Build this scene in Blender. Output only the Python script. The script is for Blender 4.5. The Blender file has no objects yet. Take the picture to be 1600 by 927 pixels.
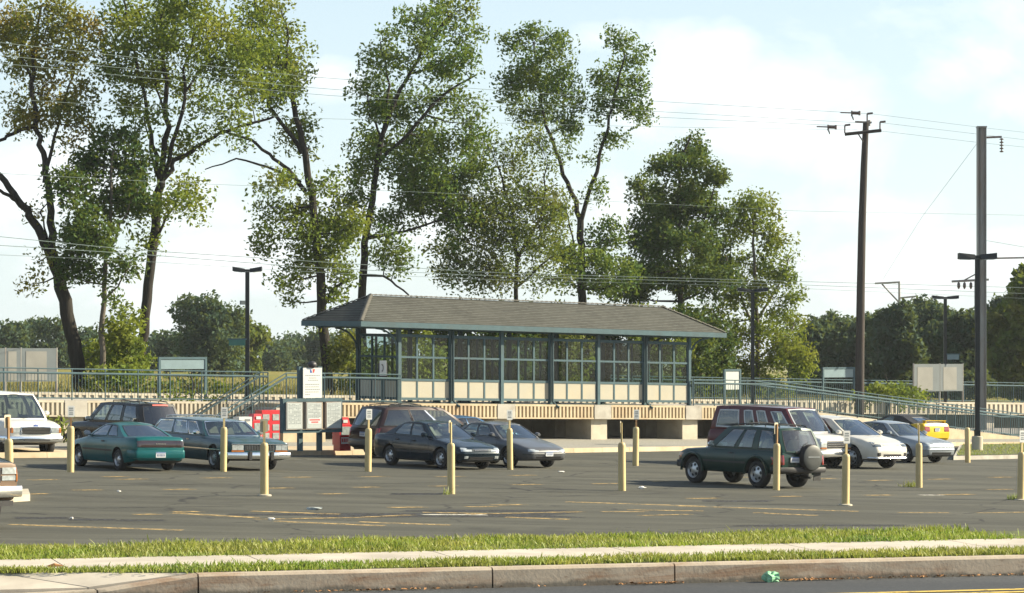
import bpy, bmesh, math, random
import numpy as np
from mathutils import Vector, Matrix
R = math.radians
rnd = random.Random(7)
nr = np.random.default_rng(11)
scene = bpy.context.scene
COL = scene.collection

# ------------------------------------------------------------------ space
F = 4500.0            # focal length in photo pixels (photo is 1600 wide)
CAMH = 3.4            # camera height over the car park
KS = 3.4 / 3.1
SLOPE = 0.0228        # the whole site falls gently to the right

def g(X):
    return -SLOPE * max(-150.0, min(150.0, X))
def PX(x, y, w=0.0):
    """point at height w over the sloping car park seen at photo pixel x,y"""
    s = (y - 540.8 - SLOPE * x) / (CAMH - w)
    X = (x - 800) / s
    return Vector((X, F / s, w + g(X)))
def PY(x, y, Y):
    return Vector(((x - 800) * Y / F, Y, CAMH + (559 - y) * Y / F))
CU, SU = math.cos(R(41)), math.sin(R(41))
def pl(u, v, w):
    """platform coordinates: u along the platform, v away from the car park, w up"""
    X = KS * (-3.96 + CU * u - SU * v)
    Y = KS * (100.7 + SU * u + CU * v)
    return Vector((X, Y, g(X) + 3.4 - KS * (3.1 - w)))
KD = Vector((0.957, 0.289, 0)); KN = Vector((-0.289, 0.957, 0)); K0 = Vector((-1.118, 20.96, 0))
def kp(t, n, z):
    p = K0 + KD * t + KN * n
    return Vector((p.x, p.y, z))
ROADZ = CAMH - 1.7

# ------------------------------------------------------------------ materials
MATS = {}
def newmat(name):
    m = bpy.data.materials.new(name); m.use_nodes = True
    nt = m.node_tree; nt.nodes.clear()
    o = nt.nodes.new('ShaderNodeOutputMaterial')
    MATS[name] = m
    return m, nt, o
def N(nt, t, **kw):
    n = nt.nodes.new(t)
    for k, v in kw.items():
        if k in n.inputs: n.inputs[k].default_value = v
        else: setattr(n, k, v)
    return n
def ramp(nt, fac, stops):
    r = nt.nodes.new('ShaderNodeValToRGB')
    el = r.color_ramp.elements
    while len(el) < len(stops): el.new(0.5)
    for e, (p, c) in zip(el, stops):
        e.position = p; e.color = (c[0], c[1], c[2], 1) if not isinstance(c, (int, float)) else (c, c, c, 1)
    nt.links.new(fac, r.inputs[0]); return r.outputs[0]
def mixc(nt, fac, a, b, mode='MIX'):
    m = nt.nodes.new('ShaderNodeMix'); m.data_type = 'RGBA'; m.blend_type = mode
    if isinstance(fac, (int, float)): m.inputs[0].default_value = fac
    else: nt.links.new(fac, m.inputs[0])
    for i, c in ((6, a), (7, b)):
        if isinstance(c, (tuple, list)): m.inputs[i].default_value = (c[0], c[1], c[2], 1)
        else: nt.links.new(c, m.inputs[i])
    return m.outputs[2]
def math_(nt, op, a, b=None):
    m = nt.nodes.new('ShaderNodeMath'); m.operation = op
    for i, c in ((0, a), (1, b)):
        if c is None: continue
        if isinstance(c, (int, float)): m.inputs[i].default_value = c
        else: nt.links.new(c, m.inputs[i])
    return m.outputs[0]
def coords(nt, scale=(1, 1, 1), kind='Object', rot=(0, 0, 0)):
    tc = nt.nodes.new('ShaderNodeTexCoord'); mp = nt.nodes.new('ShaderNodeMapping')
    mp.inputs['Scale'].default_value = scale; mp.inputs['Rotation'].default_value = rot
    nt.links.new(tc.outputs[kind], mp.inputs[0]); return mp.outputs[0]
def noise(nt, vec, scale, detail=4, rough=0.55, dist=0.0):
    n = nt.nodes.new('ShaderNodeTexNoise'); n.inputs['Scale'].default_value = scale
    n.inputs['Detail'].default_value = detail; n.inputs['Roughness'].default_value = rough
    n.inputs['Distortion'].default_value = dist
    nt.links.new(vec, n.inputs['Vector']); return n.outputs[0]
def bsdf(nt, o, col, rough=0.6, metal=0.0, spec=0.4, coat=0.0, bump=None, bstr=0.3, bdist=0.01):
    b = nt.nodes.new('ShaderNodeBsdfPrincipled')
    if isinstance(col, (tuple, list)): b.inputs['Base Color'].default_value = (col[0], col[1], col[2], 1)
    else: nt.links.new(col, b.inputs['Base Color'])
    if isinstance(rough, (int, float)): b.inputs['Roughness'].default_value = rough
    else: nt.links.new(rough, b.inputs['Roughness'])
    b.inputs['Metallic'].default_value = metal
    b.inputs['Specular IOR Level'].default_value = spec
    b.inputs['Coat Weight'].default_value = coat; b.inputs['Coat Roughness'].default_value = 0.06
    if bump is not None:
        bp = nt.nodes.new('ShaderNodeBump'); bp.inputs['Strength'].default_value = bstr; bp.inputs['Distance'].default_value = bdist
        nt.links.new(bump, bp.inputs['Height']); nt.links.new(bp.outputs[0], b.inputs['Normal'])
    nt.links.new(b.outputs[0], o.inputs[0]); return b
def sc(c, k): return tuple(min(1, x * k) for x in c)
def pm(name, col, rough=0.6, metal=0.0, var=0.18, scale=4.0, spec=0.4, coat=0.0, bump=0.0, dirt=None, dirtamt=0.4, stretch=(1, 1, 1)):
    """a plain material with procedural variation, optional dirt colour"""
    m, nt, o = newmat(name)
    v = coords(nt, stretch)
    n1 = noise(nt, v, scale, 5)
    c = ramp(nt, n1, [(0.25, sc(col, 1 - var)), (0.75, sc(col, 1 + var))])
    if dirt:
        n2 = noise(nt, v, scale * 0.45, 6, 0.65, 0.4)
        f = ramp(nt, n2, [(0.45, 0.0), (0.7, 1.0)])
        c = mixc(nt, math_(nt, 'MULTIPLY', f, dirtamt), c, dirt)
    bsdf(nt, o, c, rough, metal, spec, coat, n1 if bump else None, bump, 0.01)
    return m
def paint(name, col, metal=0.25, rough=0.32):
    m, nt, o = newmat(name)
    v = coords(nt)
    n1 = noise(nt, v, 2.5, 4)
    z = nt.nodes.new('ShaderNodeSeparateXYZ'); nt.links.new(v, z.inputs[0])
    c = ramp(nt, n1, [(0.3, sc(col, 0.92)), (0.7, sc(col, 1.08))])
    n2 = noise(nt, v, 7, 5, 0.7)
    # road grime thrown up along the sills
    f = math_(nt, 'MULTIPLY', ramp(nt, z.outputs[2], [(0.2, 1.0), (0.42, 0.0)]), ramp(nt, n2, [(0.45, 0.0), (0.8, 0.25)]))
    c = mixc(nt, f, c, (0.10, 0.092, 0.075))
    b = bsdf(nt, o, c, rough, metal * .5, 0.2, 0.6); b.inputs['Coat IOR'].default_value = 1.34; b.inputs['Coat Roughness'].default_value = .04
    return m
def glassmat(name, tint, refl=0.05, gl=(0.9, 0.95, 1.0), rough=0.03, dust=0.0, pw=3.0):
    m, nt, o = newmat(name)
    t = N(nt, 'ShaderNodeBsdfTransparent'); t.inputs[0].default_value = (*tint, 1)
    gz = N(nt, 'ShaderNodeBsdfGlossy'); gz.inputs[0].default_value = (*gl, 1); gz.inputs[1].default_value = rough
    fr = N(nt, 'ShaderNodeLayerWeight'); fr.inputs[0].default_value = 0.5      # Schlick reflection, the same from both sides
    f = math_(nt, 'ADD', math_(nt, 'MULTIPLY', math_(nt, 'POWER', fr.outputs['Facing'], pw), 0.9), 0.04 + refl)
    mx = N(nt, 'ShaderNodeMixShader'); nt.links.new(f, mx.inputs[0]); nt.links.new(t.outputs[0], mx.inputs[1]); nt.links.new(gz.outputs[0], mx.inputs[2])
    out = mx.outputs[0]
    if dust > 0:
        df = N(nt, 'ShaderNodeBsdfDiffuse'); df.inputs[0].default_value = (0.35, 0.38, 0.34, 1)
        nn = noise(nt, coords(nt), 1.3, 5, 0.6)
        mx2 = N(nt, 'ShaderNodeMixShader'); nt.links.new(math_(nt, 'MULTIPLY', ramp(nt, nn, [(0.3, 0.3), (0.75, 1.0)]), dust), mx2.inputs[0])
        nt.links.new(out, mx2.inputs[1]); nt.links.new(df.outputs[0], mx2.inputs[2]); out = mx2.outputs[0]
    nt.links.new(out, o.inputs[0]); return m

def leafmat(name, c1, c2, c3, trans=0.38, nscale=0.45):
    m, nt, o = newmat(name)
    v = coords(nt)
    n1 = noise(nt, v, nscale, 3, 0.6)
    n2 = noise(nt, v, 4.0, 2, 0.5)
    c = ramp(nt, n1, [(0.38, c1), (0.5, c2), (0.66, c3)])
    c = mixc(nt, ramp(nt, n2, [(0.35, 0.0), (0.7, 0.6)]), c, mixc(nt, 0.5, c, sc(c2, 1.35)))
    d = N(nt, 'ShaderNodeBsdfPrincipled'); nt.links.new(c, d.inputs['Base Color']); d.inputs['Roughness'].default_value = 0.6; d.inputs['Specular IOR Level'].default_value = 0.12
    t = N(nt, 'ShaderNodeBsdfTranslucent'); nt.links.new(mixc(nt, 0.5, c, (0.22, 0.25, 0.02)), t.inputs[0])
    mx = N(nt, 'ShaderNodeMixShader'); mx.inputs[0].default_value = trans
    nt.links.new(d.outputs[0], mx.inputs[1]); nt.links.new(t.outputs[0], mx.inputs[2]); nt.links.new(mx.outputs[0], o.inputs[0]); return m

# ------------------------------------------------------------------ mesh helper
def rootof(o):
    while o.parent: o = o.parent
    return o
class MB:
    def __init__(s): s.v = []; s.f = []; s.m = []; s.uv = {}
    def face(s, pts, m=0, uv=None):
        i = len(s.v); s.v += [Vector(p) for p in pts]; s.f.append(tuple(range(i, i + len(pts)))); s.m.append(m)
        if uv: s.uv[len(s.f) - 1] = uv
    def hexa(s, b, t, m=0):
        """b: 4 bottom points, t: 4 top points, same winding"""
        i = len(s.v); s.v += [Vector(p) for p in list(b) + list(t)]
        for q in ((3, 2, 1, 0), (4, 5, 6, 7), (0, 1, 5, 4), (1, 2, 6, 5), (2, 3, 7, 6), (3, 0, 4, 7)):
            s.f.append(tuple(i + k for k in q)); s.m.append(m)
    def box(s, c, d, m=0, rz=0.0):
        cx, cy, cz = c; dx, dy, dz = d[0] / 2, d[1] / 2, d[2] / 2
        ca, sa = math.cos(rz), math.sin(rz)
        P = lambda x, y, z: (cx + x * ca - y * sa, cy + x * sa + y * ca, cz + z)
        q = [(-dx, -dy), (dx, -dy), (dx, dy), (-dx, dy)]
        s.hexa([P(x, y, -dz) for x, y in q], [P(x, y, dz) for x, y in q], m)
    def pbox(s, u0, u1, v0, v1, w0, w1, m=0, fn=None, w0b=None, w1b=None):
        """box in platform coordinates; w0b/w1b = heights at u1"""
        fn = fn or pl
        a0, a1 = w0, w1; b0 = w0 if w0b is None else w0b; b1 = w1 if w1b is None else w1b
        s.hexa([fn(u0, v0, a0), fn(u1, v0, b0), fn(u1, v1, b0), fn(u0, v1, a0)],
               [fn(u0, v0, a1), fn(u1, v0, b1), fn(u1, v1, b1), fn(u0, v1, a1)], m)
    def tube(s, pts, rad, n=8, m=0, cap=True, closed=False):
        pts = [Vector(p) for p in pts]
        k = len(pts); rad = [rad] * k if isinstance(rad, (int, float)) else rad
        i0 = len(s.v); ref = None
        for j, p in enumerate(pts):
            if closed: d = pts[(j + 1) % k] - pts[j - 1]
            else: d = pts[min(j + 1, k - 1)] - pts[max(j - 1, 0)]
            if d.length < 1e-9: d = Vector((0, 0, 1))
            d.normalize()
            if ref is None: ref = Vector((0, 0, 1)) if abs(d.z) < 0.9 else Vector((1, 0, 0))
            a = ref - d * ref.dot(d)
            if a.length < 1e-4: a = d.orthogonal()
            a.normalize(); b = d.cross(a); ref = a
            for q in range(n):
                t = 2 * math.pi * q / n
                s.v.append(p + (a * math.cos(t) + b * math.sin(t)) * rad[j])
        for j in range(k if closed else k - 1):
            A = i0 + j * n; B = i0 + ((j + 1) % k) * n
            for q in range(n):
                s.f.append((A + q, A + (q + 1) % n, B + (q + 1) % n, B + q)); s.m.append(m)
        if cap and not closed:
            s.f.append(tuple(i0 + q for q in reversed(range(n)))); s.m.append(m)
            s.f.append(tuple(i0 + (k - 1) * n + q for q in range(n))); s.m.append(m)
    def lathe(s, prof, c=(0, 0, 0), axis='z', n=24, m=0, mats=None):
        """prof: (r,h) list along axis"""
        i0 = len(s.v); c = Vector(c)
        for r, h in prof:
            for q in range(n):
                t = 2 * math.pi * q / n; a, b = r * math.cos(t), r * math.sin(t)
                s.v.append(c + (Vector((a, b, h)) if axis == 'z' else Vector((a, h, b)) if axis == 'y' else Vector((h, a, b))))
        for j in range(len(prof) - 1):
            for q in range(n):
                A = i0 + j * n; B = A + n
                s.f.append((A + q, A + (q + 1) % n, B + (q + 1) % n, B + q)); s.m.append(mats[j] if mats else m)
    def grid(s, P, nu, nv, m=0, uvfn=None):
        i0 = len(s.v)
        for i in range(nu + 1):
            for j in range(nv + 1): s.v.append(Vector(P(i / nu, j / nv)))
        for i in range(nu):
            for j in range(nv):
                a = i0 + i * (nv + 1) + j
                s.f.append((a, a + nv + 1, a + nv + 2, a + 1)); s.m.append(m)
    def blob(s, c, r, m=0, n=8, jit=0.0):
        """rounded lump with radii r"""
        c = Vector(c); i0 = len(s.v); k = n
        rows = max(4, n // 2 + 1)
        for j in range(1, rows):
            ph = math.pi * j / rows
            for q in range(k):
                t = 2 * math.pi * q / k; e = 1 + jit * (rnd.random() - 0.5)
                s.v.append(c + Vector((r[0] * math.sin(ph) * math.cos(t) * e, r[1] * math.sin(ph) * math.sin(t) * e, r[2] * math.cos(ph) * e)))
        top = len(s.v); s.v.append(c + Vector((0, 0, r[2]))); bt = len(s.v); s.v.append(c - Vector((0, 0, r[2])))
        for q in range(k):
            s.f.append((top, i0 + q, i0 + (q + 1) % k)); s.m.append(m)
            L = i0 + (rows - 2) * k
            s.f.append((bt, L + (q + 1) % k, L + q)); s.m.append(m)
            for j in range(rows - 2):
                A = i0 + j * k; B = A + k
                s.f.append((A + q, B + q, B + (q + 1) % k, A + (q + 1) % k)); s.m.append(m)
    def mesh(s, name, off=None):
        me = bpy.data.meshes.new(name)
        vv = [v - off for v in s.v] if off is not None else s.v
        me.from_pydata([tuple(v) for v in vv], [], s.f)
        me.polygons.foreach_set('material_index', s.m)
        if s.uv:
            ul = me.uv_layers.new(name='UVMap')
            for fi, uv in s.uv.items():
                p = me.polygons[fi]
                for li, c in zip(p.loop_indices, uv): ul.data[li].uv = c
        return me
    def build(s, name, mats, parent=None, world=True, smooth=None, fix=True, loc=None):
        off = None
        if world and parent is not None: off = rootof(parent).location.copy()
        if loc is not None: off = Vector(loc)
        me = s.mesh(name, off)
        if fix:
            bm = bmesh.new(); bm.from_mesh(me)
            if smooth is not None: bmesh.ops.remove_doubles(bm, verts=bm.verts, dist=1e-5)
            bmesh.ops.recalc_face_normals(bm, faces=bm.faces); bm.to_mesh(me); bm.free()
        o = link(name, me, mats, parent, smooth)
        if loc is not None: o.location = loc
        return o
def link(name, me, mats, parent=None, smooth=None):
    for m in (mats if isinstance(mats, (list, tuple)) else [mats]):
        me.materials.append(MATS[m] if isinstance(m, str) else m)
    if smooth is not None:
        me.polygons.foreach_set('use_smooth', [True] * len(me.polygons))
        me.set_sharp_from_angle(angle=R(smooth))
    o = bpy.data.objects.new(name, me); COL.objects.link(o)
    if parent is not None: o.parent = parent
    return o
def tag(o, label=None, cat=None, group=None, kind=None):
    if label: o['label'] = label
    if cat: o['category'] = cat
    if group: o['group'] = group
    if kind: o['kind'] = kind
    return o
def thing(name, label, cat, loc=(0, 0, 0), group=None):
    o = bpy.data.objects.new(name, None); COL.objects.link(o); o.location = loc; o.empty_display_size = 0.2
    return tag(o, label, cat, group)
def struct(o, kind='structure', label=None): return tag(o, label, None, None, kind)
def copy_tree(o, parent=None):
    c = o.copy(); COL.objects.link(c)
    if parent is not None: c.parent = parent
    for ch in [x for x in COL.objects if x.parent == o]: copy_tree(ch, c)
    return c
def npmesh(name, verts, faces_n, mats, parent=None, loc=None):
    """verts (n,k,3) array: n faces of k corners"""
    n, k, _ = verts.shape
    me = bpy.data.meshes.new(name)
    vv = verts.reshape(-1, 3).astype(np.float32)
    if loc is not None: vv = vv - np.array(loc, dtype=np.float32)
    me.vertices.add(n * k); me.vertices.foreach_set('co', vv.ravel())
    me.loops.add(n * k); me.loops.foreach_set('vertex_index', np.arange(n * k, dtype=np.int32))
    me.polygons.add(n); me.polygons.foreach_set('loop_start', np.arange(0, n * k, k, dtype=np.int32))
    me.update(calc_edges=True); me.validate()
    return link(name, me, mats, parent)
# ------------------------------------------------------------------ material list
def asphalt(name, base, tint, crack=True, patch=True):
    m, nt, o = newmat(name)
    v = coords(nt)
    big = noise(nt, v, 0.12, 5, 0.6, 0.6); mid = noise(nt, v, 0.9, 5, 0.6); fine = noise(nt, v, 45, 2, 0.7)
    c = ramp(nt, big, [(0.3, sc(base, 0.8)), (0.7, sc(base, 1.22))])
    c = mixc(nt, ramp(nt, mid, [(0.35, 0.0), (0.75, 0.35)]), c, tint)
    c = mixc(nt, ramp(nt, fine, [(0.42, 0.0), (0.7, 0.55)]), c, sc(tint, 1.7))
    # long stains and worn wheel tracks running along the rows
    st = noise(nt, coords(nt, (0.09, 0.55, 1), rot=(0, 0, R(-10))), 1.0, 4, 0.6, 0.3)
    c = mixc(nt, ramp(nt, st, [(0.42, 0.45), (0.55, 0.0)]), c, sc(base, 0.55))
    c = mixc(nt, ramp(nt, st, [(0.56, 0.0), (0.72, 0.35)]), c, sc(tint, 1.5))
    sp = noise(nt, coords(nt, (.5, .32, 1)), .85, 3, .5, .5); c = mixc(nt, ramp(nt, sp, [(.62, 0.0), (.72, .45)]), c, sc(base, .45))      # oil and damp stains
    if crack:
        wv = noise(nt, v, 0.7, 3)
        mp = nt.nodes.new('ShaderNodeVectorMath'); mp.operation = 'MULTIPLY_ADD'
        cb = nt.nodes.new('ShaderNodeCombineXYZ'); nt.links.new(wv, cb.inputs[0]); nt.links.new(wv, cb.inputs[1])
        nt.links.new(cb.outputs[0], mp.inputs[0]); mp.inputs[1].default_value = (1.6, 1.6, 0); nt.links.new(v, mp.inputs[2])
        vo = nt.nodes.new('ShaderNodeTexVoronoi'); vo.feature = 'DISTANCE_TO_EDGE'; vo.inputs['Scale'].default_value = 0.16
        nt.links.new(mp.outputs[0], vo.inputs['Vector'])
        f = ramp(nt, vo.outputs['Distance'], [(0.0, 1.0), (0.006, 0.9), (0.011, 0.0)])
        f = math_(nt, 'MULTIPLY', f, ramp(nt, mid, [(0.42, 0.0), (0.55, 0.85)]))
        c = mixc(nt, f, c, (0.012, 0.012, 0.013))
    bsdf(nt, o, c, 0.88, 0, 0.25, 0, fine, 0.25, 0.006)
asphalt('asphalt', (0.057, 0.057, 0.046), (0.080, 0.077, 0.060))
asphalt('asphalt_road', (0.045, 0.05, 0.058), (0.07, 0.072, 0.075), crack=False)
pm('tar', (0.016, 0.016, 0.018), 0.55, var=0.3, scale=6)
pm('concrete_walk', (0.46, 0.415, 0.35), 0.85, var=0.14, scale=3, bump=0.15, dirt=(0.22, 0.19, 0.16), dirtamt=0.45)
pm('concrete_pale', (0.43, 0.39, 0.31), 0.85, var=0.12, scale=2.2, bump=0.15, dirt=(0.26, 0.2, 0.14), dirtamt=0.5)
pm('concrete_grey', (0.36, 0.34, 0.30), 0.85, var=0.16, scale=2.2, bump=0.15, dirt=(0.15, 0.12, 0.09), dirtamt=0.6)
pm('concrete_buff', (0.44, 0.365, 0.25), 0.85, var=0.14, scale=2.2, bump=0.1, dirt=(0.28, 0.17, 0.09), dirtamt=0.5)
pm('soil', (0.09, 0.065, 0.04), 0.95, var=0.35, scale=14, bump=0.5)
pm('gravel', (0.24, 0.23, 0.2), 0.95, var=0.55, scale=22, bump=0.8)
pm('ballast', (0.2, 0.19, 0.18), 0.95, var=0.5, scale=20, bump=0.8)
pm('thatch', (0.07, 0.085, 0.025), 0.95, var=0.5, scale=25, bump=0.6, dirt=(0.12, 0.09, 0.04))
def kerbmat():
    m, nt, o = newmat('kerb_concrete')
    v = coords(nt)
    a = noise(nt, v, 5, 6, 0.65); b = noise(nt, coords(nt, (0.7, 0.7, 5)), 1.5, 6, 0.7, 0.6); c3 = noise(nt, v, 40, 3, 0.6)
    c = ramp(nt, a, [(0.25, (0.33, 0.275, 0.215)), (0.75, (0.46, 0.395, 0.315))])
    c = mixc(nt, ramp(nt, b, [(0.48, 0.0), (0.66, 0.75)]), c, (0.25, 0.14, 0.078))     # red clay stains
    d = noise(nt, coords(nt, (1, 1, 3)), 9, 6, 0.75)
    c = mixc(nt, ramp(nt, d, [(0.6, 0.0), (0.72, 0.8)]), c, (0.13, 0.075, 0.045))
    z = nt.nodes.new('ShaderNodeSeparateXYZ'); nt.links.new(v, z.inputs[0])
    h = math_(nt, 'ADD', math_(nt, 'MULTIPLY', math_(nt, 'SUBTRACT', z.outputs[2], ROADZ), 9.0), math_(nt, 'MULTIPLY', noise(nt, coords(nt, (1, 1, .2)), 3.5, 5, .7), 1.1))
    c = mixc(nt, ramp(nt, h, [(.72, .75), (.95, 0.0)]), c, (.10, .095, .08))      # tide line of road silt
    bsdf(nt, o, c, 0.9, 0, 0.3, 0, c3, 0.35, 0.006)
kerbmat()
def fieldmat():
    m, nt, o = newmat('dry_grass')
    v = coords(nt)
    a = noise(nt, v, 0.05, 5, 0.65, 0.5); b = noise(nt, v, 1.6, 6, 0.7)
    c = ramp(nt, a, [(0.3, (0.16, 0.17, 0.04)), (0.5, (0.24, 0.19, 0.06)), (0.7, (0.13, 0.17, 0.04))])
    c = mixc(nt, ramp(nt, b, [(0.35, 0.0), (0.7, 0.7)]), c, (0.1, 0.12, 0.03))
    bsdf(nt, o, c, 0.95, 0, 0.1, 0, b, 0.8, 0.15)
fieldmat()
def bladem(name, stops, nscale=1.2):
    m, nt, o = newmat(name)
    v = coords(nt)
    a = noise(nt, v, nscale, 4, 0.65); b = noise(nt, v, 30, 2, 0.6)
    c = ramp(nt, a, stops)
    big = noise(nt, v, .55, 3, .6); c = mixc(nt, ramp(nt, big, [(.42, 0.0), (.62, .55)]), c, (.30, .27, .07))
    c = mixc(nt, ramp(nt, b, [(0.48, 0.0), (0.68, 0.9)]), c, (0.33, 0.31, 0.10))
    d = N(nt, 'ShaderNodeBsdfPrincipled'); nt.links.new(c, d.inputs['Base Color']); d.inputs['Roughness'].default_value = 0.55
    t = N(nt, 'ShaderNodeBsdfTranslucent'); nt.links.new(c, t.inputs[0])
    mx = N(nt, 'ShaderNodeMixShader'); mx.inputs[0].default_value = 0.4
    nt.links.new(d.outputs[0], mx.inputs[1]); nt.links.new(t.outputs[0], mx.inputs[2]); nt.links.new(mx.outputs[0], o.inputs[0])
bladem('lawn_blade', [(0.3, (0.11, 0.21, 0.02)), (0.5, (0.21, 0.30, 0.03)), (0.68, (0.32, 0.34, 0.06))])
bladem('field_blade', [(0.3, (0.12, 0.16, 0.03)), (0.55, (0.26, 0.2, 0.07)), (0.7, (0.2, 0.2, 0.05))], 0.2)
def worn(name, col, lo, hi):
    m, nt, o = newmat(name)
    a = noise(nt, coords(nt), 5, 6, 0.8)
    d = N(nt, 'ShaderNodeBsdfPrincipled'); d.inputs['Base Color'].default_value = (*col, 1); d.inputs['Roughness'].default_value = 0.8
    t = N(nt, 'ShaderNodeBsdfTransparent')
    mx = N(nt, 'ShaderNodeMixShader'); nt.links.new(ramp(nt, a, [(lo, 0.0), (hi, 1.0)]), mx.inputs[0])
    nt.links.new(t.outputs[0], mx.inputs[1]); nt.links.new(d.outputs[0], mx.inputs[2]); nt.links.new(mx.outputs[0], o.inputs[0])
worn('worn_yellow', (0.46, 0.32, 0.12), 0.41, 0.60)
worn('road_yellow', (0.6, 0.42, 0.08), 0.36, 0.5)
worn('worn_white', (0.6, 0.58, 0.5), 0.42, 0.55)
worn('tar_and_shadow', (0.022, 0.022, 0.024), 0.40, 0.54)  # tar, and also the bollard shadows painted on the lot

# ------------------------------------------------------------------ ground
def sheet(name, P, nu, nv, mat, kind='structure', label=None, smooth=60):
    b = MB(); b.grid(P, nu, nv)
    o = b.build(name, mat, smooth=smooth, fix=False)
    bm = bmesh.new(); bm.from_mesh(o.data); bmesh.ops.recalc_face_normals(bm, faces=bm.faces)
    if sum(f.normal.z for f in bm.faces) < 0: bmesh.ops.reverse_faces(bm, faces=bm.faces)
    bm.to_mesh(o.data); bm.free()
    return struct(o, kind, label)
def lerp(a, b, t): return a + (b - a) * t
def kerbv(u):
    return float(np.interp(u, [-60, -20, -10, 1, 25, 60], [-10.2, -9.2, -8.7, -8.0, -4.1, -2.5]))
U0, U1 = -75, 75
sheet('ground', lambda a, b: Vector((lerp(-900, 900, a), lerp(-30, 3000, b), g(lerp(-900, 900, a)) - 0.45)), 40, 20, 'dry_grass')
def lotP(a, b):
    u = lerp(U0, U1, a); e = pl(u, kerbv(u), 0.0); n = Vector((e.x * 0.75, 24.0, 0)); p = n.lerp(e, b); p.z = g(p.x); return p
sheet('parking_lot', lotP, 80, 30, 'asphalt')
def strip(name, v0, v1, w, mat, u0=U0, u1=U1, w2=None, nu=60, nv=4):
    return sheet(name, lambda a, b: pl(lerp(u0, u1, a), lerp(v0(lerp(u0, u1, a)), v1(lerp(u0, u1, a)), b), lerp(w, w if w2 is None else w2, b)), nu, nv, mat)
strip('gravel_strip', lambda u: kerbv(u) + 0.12, lambda u: 4.0, 0.10, 'gravel', w2=0.16)
strip('station_pavement', lambda u: kerbv(u) + 0.13, lambda u: kerbv(u) + 2.6, 0.132, 'concrete_buff', u1=0.5, w2=0.17)
strip('track_bed', lambda u: 4.0, lambda u: 12.0, 0.2, 'ballast')
strip('field', lambda u: 15.2, lambda u: 520.0, 1.05, 'dry_grass', u0=-420, u1=420, w2=1.3, nu=60, nv=40)
b = MB()
us = [-75, -60, -40, -20, -10, -5, 1, 7, 13, 19, 25, 40, 60, 75]
for a, c in zip(us[:-1], us[1:]):
    for q in range(4):
        x0 = lerp(a, c, q / 4); x1 = lerp(a, c, (q + 1) / 4) - 0.012
        b.hexa([pl(x0, kerbv(x0) - 0.03, -0.05), pl(x1, kerbv(x1) - 0.03, -0.05), pl(x1, kerbv(x1) + 0.14, -0.05), pl(x0, kerbv(x0) + 0.14, -0.05)],
               [pl(x0, kerbv(x0), 0.15), pl(x1, kerbv(x1), 0.15), pl(x1, kerbv(x1) + 0.14, 0.15), pl(x0, kerbv(x0) + 0.14, 0.15)])
struct(b.build('station_kerb', 'concrete_buff'))

# right hand planted island with its kerb
isl = [PX(1490, 719), PX(1640, 716), PX(1700, 697), PX(1500, 700)]
b = MB(); b.hexa([p + Vector((0, 0, -0.05)) for p in isl], [p + Vector((0, 0, 0.14)) for p in isl])
struct(b.build('island_kerb', 'concrete_grey'))
cen = sum(isl, Vector()) / 4
b = MB(); b.face([cen + (p - cen) * 0.95 + Vector((0, 0, 0.155)) for p in isl]); struct(b.build('island_soil', 'thatch'))
# island by the pickup
b = MB(); q = [PX(-60, 790), PX(47, 783), PX(44, 774), PX(-60, 778)]
b.hexa([p + Vector((0, 0, -0.05)) for p in q], [p + Vector((0, 0, 0.15)) for p in q]); struct(b.build('stall_island_kerb', 'concrete_pale'))

# ------------------------------------------------------------------ street, kerb, footway, verge
sheet('road', lambda a, b: kp(lerp(-60, 60, a), lerp(-22, 0.02, b), ROADZ), 30, 10, 'asphalt_road')
b = MB()
for n0, wd in ((-1.30, 0.1), (-1.52, 0.1)):
    b.face([kp(0.5, n0, ROADZ + .004), kp(40, n0, ROADZ + .004), kp(40, n0 + wd, ROADZ + .004), kp(0.5, n0 + wd, ROADZ + .004)])
struct(b.build('road_markings', 'road_yellow'))
def kerbtop(t):
    if t > -1.18: return 0.15
    return max(0.035, 0.15 - (-1.18 - t) * 0.14)
b = MB()
joints = [-1.9, -1.178, 1.02, 2.45, 5.4, 8.4, 11.4, 14.4, 17.4, 20.4]
ts = sorted(set([-1.9 - k * 3 for k in range(1, 6)] + joints))
for a, c in zip(ts[:-1], ts[1:]):
    n = 6
    for q in range(n):
        t0 = lerp(a, c, q / n) + (0.006 if q == 0 else 0); t1 = lerp(a, c, (q + 1) / n) - (0.006 if q == n - 1 else 0)
        h0, h1 = kerbtop(t0), kerbtop(t1)
        # outward bow of the return where the driveway starts
        B = [kp(t0, 0, ROADZ - .1), kp(t1, 0, ROADZ - .1), kp(t1, .15, ROADZ - .1), kp(t0, .15, ROADZ - .1)]
        M_ = [kp(t0, 0.006, ROADZ + h0 - .02), kp(t1, .006, ROADZ + h1 - .02), kp(t1, .15, ROADZ + h1 - .02), kp(t0, .15, ROADZ + h0 - .02)]
        T = [kp(t0, .024, ROADZ + h0), kp(t1, .024, ROADZ + h1), kp(t1, .15, ROADZ + h1), kp(t0, .15, ROADZ + h0)]
        b.hexa(B, M_); b.hexa([p + Vector((0, 0, .0005)) for p in M_], T)
struct(b.build('kerb', 'kerb_concrete'))
ZV = ROADZ + 0.15
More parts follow.
